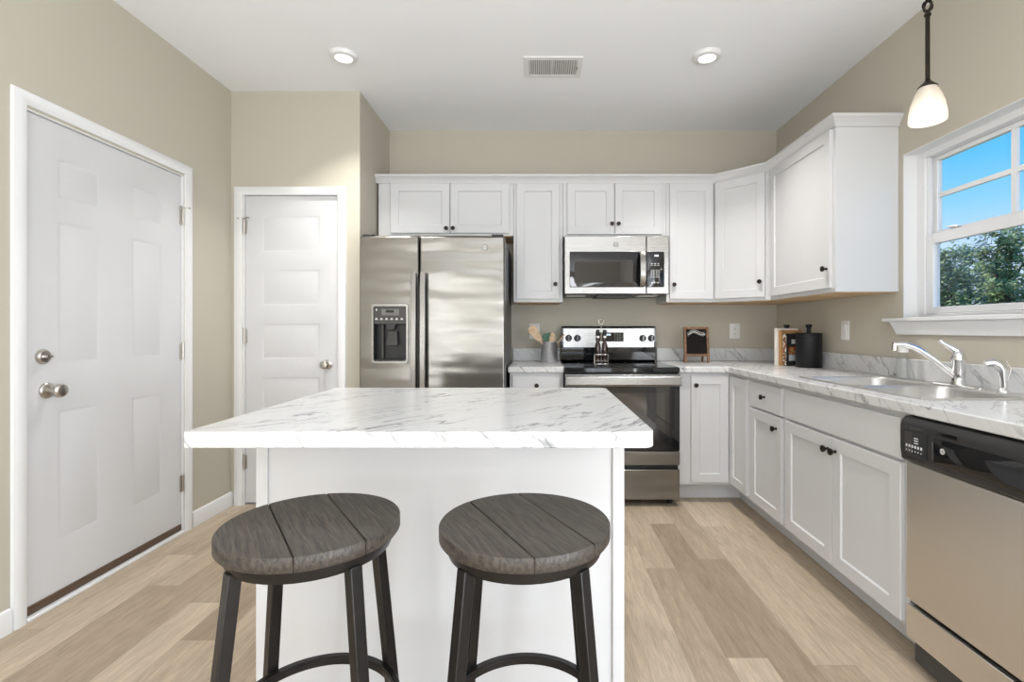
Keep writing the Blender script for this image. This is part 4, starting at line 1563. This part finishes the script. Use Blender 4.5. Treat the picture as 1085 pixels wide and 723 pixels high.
def utensil(name, label, cat, foot, top, kind, material):
    foot, top = Vector(foot), Vector(top)
    ax = (top - foot).normalized()
    L_ = (top - foot).length
    sd = ax.cross(Vector((0, -1, 0))).normalized()
    fr = sd.cross(ax).normalized()
    t = thing(name, label, cat, foot, 'cooking utensils in the crock')
    hl = L_ * (0.58 if kind != 'stick' else 1.0)
    MB().tube([foot, foot + ax * hl], [0.006, 0.005], 10).build('handle', material, t)
    if kind == 'spatula':
        m = MB()
        m.loft([[foot + ax * (hl - 0.01 + s * (L_ - hl + 0.01)) + sd * (u * w_) + fr * (v * 0.004) for u, v in ((-1, -1), (1, -1), (1, 1), (-1, 1))] for s, w_ in ((0, 0.006), (0.25, 0.024), (0.8, 0.035), (1.0, 0.024))])
        m.build('blade', material, t, bevel=0.002)
    elif kind == 'spoon':
        m = MB()
        loops = []
        for i in range(9):
            s = i / 8
            w_ = 0.004 + 0.020 * math.sin(PI * (0.08 + 0.9 * s)) ** 0.7
            th = 0.003 + 0.005 * math.sin(PI * s)
            loops.append([foot + ax * (hl - 0.01 + s * (L_ - hl + 0.01)) + sd * (math.cos(2 * PI * k / 12) * w_) + fr * (math.sin(2 * PI * k / 12) * th) for k in range(12)])
        m.loft(loops)
        m.build('bowl', material, t)
    return t


zb_ = CZ + 0.012
utensil('wooden_turner', 'wide pale wooden turner leaning left out of the crock', 'utensil', (cx_ + 0.035, cy_ - 0.005, zb_), (-0.062, cy_ - 0.06, 1.185), 'spatula', M_spoon)
utensil('rubber_spatula', 'green spatula standing in the middle of the crock', 'utensil', (cx_ + 0.012, cy_ + 0.020, zb_), (cx_ - 0.018, cy_ + 0.030, 1.135), 'spatula', M_green)
utensil('wooden_spoon', 'small upright pale wooden spoon in the crock', 'utensil', (cx_ + 0.012, cy_ - 0.020, zb_), (cx_ + 0.024, cy_ - 0.030, 1.140), 'spoon', M_spoon)
utensil('wooden_stick', 'thin pale wooden handle leaning right out of the crock', 'utensil', (cx_ - 0.03, cy_ + 0.0, zb_), (cx_ + 0.112, cy_ - 0.015, 1.128), 'stick', M_spoon)

# cruet set on the cooktop
kx, ky, kz = 0.430, 3.45, 0.9145
t = thing('cruet_caddy', 'silver wire caddy with a looped handle on the cooktop', 'caddy', (kx, ky, kz))
m = MB()
for z in (0.010, 0.075):
    m.loft([[(kx + a, ky + b_, kz + z + dz) for a, b_ in rrect(-0.047, 0.047, -0.026, 0.026, 0.02, 5)] for dz in (0, 0.003)], False, False)
    P_ = rrect(-0.047, 0.047, -0.026, 0.026, 0.02, 5)
    m.tube([(kx + a, ky + b_, kz + z) for a, b_ in P_ + P_[:1]], 0.0022, 6)
for a, b_ in ((-0.04, -0.02), (0.04, -0.02), (-0.04, 0.02), (0.04, 0.02)):
    m.tube([(kx + a, ky + b_, kz), (kx + a * 1.12, ky + b_ * 1.2, kz + 0.012), (kx + a * 1.12, ky + b_ * 1.2, kz + 0.075)], 0.002, 6)
m.tube([(kx - 0.040, ky, kz + 0.010), (kx + 0.040, ky, kz + 0.010)], 0.002, 6)
m.build('rack', M_chrome, t)
m = MB()
m.tube([(kx, ky, kz + 0.010), (kx, ky, kz + 0.285)], 0.0022, 8)
m.ring_tube((kx, ky, kz + 0.303), 0.018, 0.0022, 28, 6, (0, 1, 0))
m.build('handle', M_chrome, t)
for s_, lab in ((-1, 'dark brown cruet bottle on the left of the wire caddy'), (1, 'dark brown cruet bottle on the right of the wire caddy')):
    x = kx + s_ * 0.0235
    b = thing('cruet_bottle', lab, 'bottle', (x, ky, kz + 0.0125), 'cruet bottles on the cooktop')
    z0 = kz + 0.0125
    MB().lathe((x, ky, z0), [(0.018, 0), (0.0195, 0.003), (0.0195, 0.030), (0.018, 0.034), (0.0195, 0.038), (0.0195, 0.125), (0.016, 0.142), (0.010, 0.152), (0.009, 0.178)], 22).build('glass', M_oil, b)
    MB().lathe((x, ky, z0 + 0.1785), [(0.011, 0), (0.011, 0.012), (0.009, 0.014)], 18).build('collar', M_white, b)
    MB().lathe((x, ky, z0 + 0.193), [(0.010, 0), (0.014, 0.006), (0.014, 0.036), (0.010, 0.042)], 18).build('stopper', M_black, b)
    m = MB()
    for k in range(10):
        a = 2 * PI * k / 10
        m.lathe((x + 0.0195 * math.cos(a), ky + 0.0195 * math.sin(a), z0 + 0.018), [(0.001, -0.004), (0.004, 0), (0.001, 0.004)], 6)
    m.build('cut_band', M_chrome, b)

# chalkboard easel
hx, hy = 1.170, 3.72
t = thing('chalkboard_easel', 'small wood-framed chalkboard easel right of the range', 'chalkboard', (hx, hy, CZ))
lean = 0.16
TC = Matrix.Translation((hx, hy - 0.02, CZ)) @ Matrix.Rotation(-lean * 0.7, 4, 'X')
hw, hh = 0.093, 0.268
m = MB(TC)
m.box(-hw, -hw + 0.017, -0.008, 0.008, 0.003, hh)
m.box(hw - 0.017, hw, -0.008, 0.008, 0.003, hh)
m.box(-hw + 0.017, hw - 0.017, -0.008, 0.008, hh - 0.017, hh)
m.box(-hw + 0.017, hw - 0.017, -0.008, 0.008, 0.050, 0.067)
m.build('frame', M_chalkfr, t, bevel=0.0015)
bd = MB(TC).box(-hw + 0.017, hw - 0.017, -0.003, 0.003, 0.067, hh - 0.017).build('board', M_slate, t)
m = MB(TC)
# looping chalk script along a waving banner, with faint lines below
def ban(u, off):
    return Vector((-0.064 + 0.128 * u, -0.0036, 0.218 + 0.014 * math.sin(u * 2 * PI * 0.95 - 0.5) + 0.012 * u + off))
P_ = []
for i in range(121):
    u = i / 120
    P_.append(ban(u, 0.0065 * math.sin(u * 2 * PI * 9)) + Vector((0.003 * math.cos(u * 2 * PI * 9), 0, 0)))
m.tube(P_, 0.0017, 5)
m.tube([ban(i / 24, -0.012) for i in range(25)], 0.0007, 5)
m.tube([ban(i / 24, 0.012) for i in range(25)], 0.0007, 5)
m.build('chalk_script', M_chalk, bd)
m = MB(Matrix.Translation((hx, hy + 0.075, CZ)) @ Matrix.Rotation(lean * 1.55, 4, 'X'))
m.box(-hw + 0.018, -hw + 0.032, -0.006, 0.006, 0.003, 0.262)
m.box(hw - 0.032, hw - 0.018, -0.006, 0.006, 0.003, 0.262)
m.box(-hw + 0.032, hw - 0.032, -0.006, 0.006, 0.06, 0.074)
m.build('rear_frame', M_chalkfr, t, bevel=0.0015)


# books standing in the corner, turned a little
def book(label, T, w_, d_, h_, cover, extra=None):
    """local x across the cover from the spine, y out of the front cover (thickness d_ behind it), z up"""
    c = T @ Vector((0, 0, 0))
    t = thing('book', label, 'book', c, 'books in the counter corner')
    m = MB(T)
    m.box(0, w_, -0.002, 0, 0, h_)
    m.box(0, w_, -d_, -d_ + 0.002, 0, h_)
    m.box(0, 0.002, -d_ + 0.002, -0.002, 0, h_)
    m.build('cover', cover, t)
    MB(T).box(0.002, w_ - 0.004, -d_ + 0.0022, -0.0022, 0.003, h_ - 0.003).build('pages', M_pages, t)
    return t


ba = math.radians(20)
bu, bn = (math.cos(ba), math.sin(ba), 0), (math.sin(ba), -math.cos(ba), 0)
bo = Vector((1.650, 3.375, CZ + 0.0005))
fr_ = lambda back, right: frame(bo - Vector(bn) * back + Vector(bu) * right, bu, bn)
b3 = book('black cookbook with a food photo and floral spine, in front of the other books', fr_(0.0, 0.026), 0.165, 0.030, 0.220, M_bookblk)
MB(fr_(0.0, 0.026)).box(-0.0008, 0.0, -0.029, -0.001, 0.002, 0.218).build('spine_print', M_floral, b3)
MB(fr_(0.0, 0.026)).box(0.022, 0.150, 0.0, 0.0008, 0.035, 0.130).build('cover_photo', M_food, b3)
MB(fr_(0.0, 0.026)).box(0.045, 0.110, 0.0, 0.0008, 0.150, 0.180).build('cover_patch', M_mark, b3)
MB(fr_(0.0, 0.026)).box(0.022, 0.150, 0.0008, 0.0012, 0.035, 0.075).build('cover_plate', mat('pale_blue_print', lin(190, 200, 206), 0.4, vary=0.06), b3)
b2 = book('tan-edged middle book between the white book and the black cookbook', fr_(0.032, 0.012), 0.185, 0.020, 0.242, mat('tan_book_cover', lin(176, 132, 86), 0.55, vary=0.15, vscale=60))
b1 = book('tall white book at the back of the counter corner books', fr_(0.054, 0.0), 0.190, 0.024, 0.256, M_paper)


def canister(label, x, y):
    t = thing('canister', label, 'canister', (x, y, CZ), 'matte black canisters')
    MB().lathe((x, y, CZ), [(0.076, 0), (0.078, 0.003), (0.078, 0.204)], 40).build('body', M_canister, t)
    ld = MB().lathe((x, y, CZ + 0.2045), [(0.0775, 0), (0.0785, 0.002), (0.0785, 0.018), (0.075, 0.022)], 40).build('lid', M_canister, t)
    MB().lathe((x, y, CZ + 0.2265), [(0.017, 0), (0.012, 0.008), (0.012, 0.030), (0.020, 0.042), (0.020, 0.052), (0.016, 0.055)], 24).build('lid_knob', M_canister, ld)
    return t


canister('matte black canister with a knobbed lid in front of the books', 1.772, 3.285)
canister('matte black canister mostly hidden behind the books, only its knob showing', 1.784, 3.602)


# ------------------------------------------------------------------ outlets and switch
def wall_plate(name, label, T, outlet=True):
    t = thing(name, label, 'outlet' if outlet else 'switch', T @ Vector((0, 0, 0)))
    m = MB(T)
    m.loft([[(x, y, z) for x, z in rrect(-0.040 + i, 0.040 - i, -0.060 + i, 0.060 - i, 0.005, 3)] for y, i in ((0.0003, 0), (0.004, 0), (0.0055, 0.002))])
    m.build('plate', M_white, t)
    if outlet:
        for z in (-0.021, 0.021):
            r_ = MB(T)
            r_.lathe((0, 0.0055, z), [(0.017, 0), (0.0165, 0.0015)], 22, (0, 1, 0))
            r_ = r_.build('receptacle', M_white, t)
            m = MB(T)
            m.box(-0.0075, -0.0055, 0.0071, 0.0076, z - 0.003, z + 0.007)
            m.box(0.0055, 0.0075, 0.0071, 0.0076, z - 0.003, z + 0.007)
            m.lathe((0, 0.0071, z - 0.009), [(0.0025, 0), (0.0025, 0.0005)], 10, (0, 1, 0))
            m.build('slots', M_black, r_)
    else:
        m = MB(T)
        m.loft([[(-0.0165, 0.0055, -0.033), (0.0165, 0.0055, -0.033), (0.0165, 0.0055, 0.033), (-0.0165, 0.0055, 0.033)],
                [(-0.0155, 0.0065, -0.032), (0.0155, 0.0065, -0.032), (0.0155, 0.0095, 0.032), (-0.0155, 0.0095, 0.032)]])
        m.build('rocker', M_white, t)
    return t


wall_plate('outlet', 'white wall outlet behind the utensil crock', frame((-0.034, YB, 1.150), (1, 0, 0), (0, -1, 0)))
wall_plate('outlet', 'white wall outlet between the chalkboard and the books', frame((1.554, YB, 1.150), (1, 0, 0), (0, -1, 0)))
wall_plate('light_switch', 'white rocker switch on the wall right of the canister', frame((XR, 3.075, 1.158), (0, -1, 0), (-1, 0, 0)), False)

# ------------------------------------------------------------------ ceiling fixtures
for x, y, lab in ((-1.12, 2.87, 'round ceiling light left of the air vent, above the entry door side'), (0.965, 2.87, 'round ceiling light right of the air vent, on the window side'),
                  (-1.12, 0.35, 'round ceiling light added unseen overhead on the entry door side'), (0.965, 0.35, 'round ceiling light added unseen overhead on the window side')):  # this nearer pair is out of view, added to brighten floor and cabinets
    t = thing('ceiling_light', lab, 'light', (x, y, ZC), 'round ceiling lights')
    MB().lathe((x, y, ZC), [(0.078, -0.0003), (0.078, -0.008), (0.070, -0.020), (0.050, -0.024), (0.047, -0.020)], 36, cap1=False).build('trim_ring', M_trim, t)
    MB().lathe((x, y, ZC), [(0.0475, -0.018), (0.0475, -0.0205)], 32).build('lens', M_lamp, t)
    d = bpy.data.lights.new('ceiling_light_glow', 'AREA')
    d.shape = 'DISK'
    d.size = 0.09
    d.energy = 8.5 if y > 2 else 2.0
    d.spread = math.radians(100)
    d.color = (1, 0.97, 0.93)
    lo_ = bpy.data.objects.new('ceiling_light_glow', d)
    lo_.location = (0, 0, -0.026)
    COL.objects.link(lo_)
    lo_.parent = t

vx0, vx1, vy0, vy1 = -0.087, 0.256, 2.885, 3.118
t = thing('ceiling_vent', 'white louvred air vent in the ceiling', 'vent', ((vx0 + vx1) / 2, (vy0 + vy1) / 2, ZC))
m = MB()
bw = 0.030
m.box(vx0, vx0 + bw, vy0, vy1, ZC - 0.007, ZC - 0.0003)
m.box(vx1 - bw, vx1, vy0, vy1, ZC - 0.007, ZC - 0.0003)
m.box(vx0 + bw, vx1 - bw, vy0, vy0 + bw, ZC - 0.007, ZC - 0.0003)
m.box(vx0 + bw, vx1 - bw, vy1 - bw, vy1, ZC - 0.007, ZC - 0.0003)
xm = (vx0 + vx1) / 2 - 0.005
m.box(xm - 0.004, xm + 0.004, vy0 + bw, vy1 - bw, ZC - 0.007, ZC - 0.0003)
m.build('frame', M_trim, t, bevel=0.001)
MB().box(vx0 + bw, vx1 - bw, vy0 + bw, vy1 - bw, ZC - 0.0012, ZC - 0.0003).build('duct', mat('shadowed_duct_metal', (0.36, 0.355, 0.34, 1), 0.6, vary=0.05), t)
m = MB()
for a, b_, tilt in ((vx0 + bw, xm - 0.004, 1), (xm + 0.004, vx1 - bw, -1)):
    n_ = 11
    for k in range(n_):
        x = a + (b_ - a) * (k + 0.5) / n_
        m.loft([[(x - 0.0010 - tilt * 0.0022, y, ZC - 0.008), (x + 0.0010 - tilt * 0.0022, y, ZC - 0.008), (x + 0.0010 + tilt * 0.0022, y, ZC - 0.0015), (x - 0.0010 + tilt * 0.0022, y, ZC - 0.0015)] for y in (vy0 + bw, vy1 - bw)])
m.build('louvres', M_trim, t)
MB().box(vx1 - bw - 0.004, vx1 - bw + 0.004, (vy0 + vy1) / 2 - 0.012, (vy0 + vy1) / 2 + 0.012, ZC - 0.016, ZC - 0.007).build('damper_lever', M_nickel, t)

# pendant over the sink
px, py = 1.632, 2.10
t = thing('pendant_lamp', 'pendant lamp with a frosted glass shade over the sink', 'lamp', (px, py, ZC))
m = MB()
m.lathe((px, py, ZC), [(0.062, -0.0003), (0.062, -0.012), (0.050, -0.024), (0.012, -0.030)], 28)
m.build('canopy', M_bronze, t)
m = MB()
m.tube([(px, py, 2.545), (px, py, ZC - 0.028)], 0.0075, 12)
m.tube([(px, py, 2.21), (px, py, 2.500)], 0.0085, 12)
m.lathe((px, py, 2.478), [(0.0085, 0), (0.013, 0.004), (0.013, 0.010), (0.009, 0.016)], 16)
m.build('stem', M_bronze, t)
d = bpy.data.lights.new('bulb_light', 'POINT')
d.energy = 0.6
d.shadow_soft_size = 0.03
d.color = (1, 0.94, 0.86)
lo_ = bpy.data.objects.new('bulb_light', d)
lo_.location = (0, 0, 2.045 - ZC)
COL.objects.link(lo_)
lo_.parent = t
m = MB()
m.ring_tube((px, py, 2.522), 0.020, 0.0042, 30, 8, (0, 1, 0))
m.ring_tube((px, py, 2.522), 0.020, 0.0042, 30, 8, (1, 0, 0))
m.build('link', M_bronze, t)
MB().lathe((px, py, 2.178), [(0.036, 0.0), (0.036, 0.004), (0.026, 0.014), (0.012, 0.028), (0.009, 0.036)], 28).build('socket_cap', M_bronze, t)
m = MB()
m.lathe((px, py, 2.036), [(0.0645, 0.0), (0.0675, 0.004), (0.0670, 0.030), (0.060, 0.075), (0.047, 0.115), (0.034, 0.142), (0.031, 0.142), (0.044, 0.113), (0.057, 0.074), (0.0635, 0.030), (0.0635, 0.003), (0.0645, 0.0)], 36, cap0=False, cap1=False)
m.build('lamp_shade', M_shade, t, angle=60)
MB().lathe((px, py, 2.062), [(0.004, 0), (0.020, 0.006), (0.028, 0.020), (0.028, 0.034), (0.020, 0.055), (0.014, 0.070), (0.014, 0.116)], 22).build('bulb', M_bulb, t)

# ------------------------------------------------------------------ outdoors beyond the window
GZ = -0.55
o = MB()
o.box(XR + 0.4, 60, -20, 75, GZ - 0.2, GZ)
o = o.build('lawn', M_grass, smooth=False)
tag(o, 'green lawn outside the window', 'lawn', None, 'structure')


def tree(label, x, y, h, crown, lm, seed, base=0.06, dens=1.0):
    """slender woodland tree: trunk with branches, crown of leaf sprays"""
    rnd = random.Random(seed)
    t = thing('tree', label, 'tree', (x, y, GZ), 'trees outside the window')
    m = MB()
    tp = [Vector((x + rnd.uniform(-.12, .12) * k, y + rnd.uniform(-.12, .12) * k, GZ + h * 0.97 * k / 6)) for k in range(7)]
    m.tube(tp, [0.022 * h * (1 - 0.9 * k / 6) for k in range(7)], 8)
    cl = []
    nb = int(26 * dens)
    for i in range(nb):
        f_ = base + (1 - base) * (i + rnd.random()) / nb
        k = min(5, int(f_ * 6))
        p0 = tp[k].lerp(tp[k + 1], f_ * 6 - k)
        a = rnd.uniform(0, 2 * PI)
        rr = crown * (1.05 - 0.62 * f_ ** 1.6) * rnd.uniform(0.55, 1.1)
        p1 = p0 + Vector((math.cos(a) * rr, math.sin(a) * rr, rr * rnd.uniform(0.15, 0.6)))
        m.tube([p0, p0.lerp(p1, 0.5) + Vector((0, 0, 0.06 * rr)), p1], [0.012 * h * 0.35, 0.012 * h * 0.2, 0.01], 5)
        for s in (0.45, 0.75, 1.0):
            cl.append((p0.lerp(p1, s), crown * rnd.uniform(0.22, 0.40)))
    cl.append((tp[-1], crown * 0.3))
    m.build('trunk', M_bark, t)
    m = MB()
    for c, r in cl:
        for k in range(40):
            v = Vector((rnd.gauss(0, 1), rnd.gauss(0, 1), rnd.gauss(0, 0.75)))
            p = c + v * r * 0.55
            a = Vector((rnd.gauss(0, 1), rnd.gauss(0, 1), rnd.gauss(0, 1))).normalized()
            b = a.orthogonal().normalized()
            s = rnd.uniform(0.045, 0.095) * (h / 6) ** 0.5
            q = [p - a * s * 1.5, p + b * s * 0.7, p + a * s * 1.5, p - b * s * 0.7]
            m.f([m.v(z) for z in q])
    m.build('foliage', lm, t, smooth=False)
    return t


def at(px_, X):
    return X, X * FPX / (px_ - 571.0)


TREES = [
    ('bushy tree at the left edge of the lower window pane', 1001, 18.0, 5.1, 1.6, M_leaf, 1.5),
    ('rounded bluish tree second from the left in the window', 1023, 20.5, 5.5, 1.6, M_leaf_b, 1.4),
    ('thin airy tree just left of the tallest one in the window', 1045, 24.0, 5.6, 1.1, M_leaf, 0.6),
    ('tallest tree standing near the right of the window view', 1063, 18.5, 5.6, 1.1, M_leaf, 1.0),
    ('tree cut by the right edge of the window view', 1085, 21.0, 5.7, 1.3, M_leaf, 1.1),
    ('low dark tree behind the bushy trees at the left of the window view', 1010, 26.5, 5.6, 1.9, M_leaf_b, 1.5),
    ('low dark tree behind the tallest tree', 1053, 28.5, 5.6, 2.0, M_leaf_b, 1.3),
    ('leafy tree just beyond the right edge of the window view', 1112, 20.0, 5.8, 1.5, M_leaf, 1.0),
    ('leafy tree hidden behind the left side of the window frame', 985, 23.0, 5.9, 1.8, M_leaf, 1.3),
]
for i, (lab, pxx, X, h, cr, lm, dn) in enumerate(TREES):
    x, y = at(pxx, X)
    tree(lab, x, y, h, cr, lm, 20 + i, dens=dn)
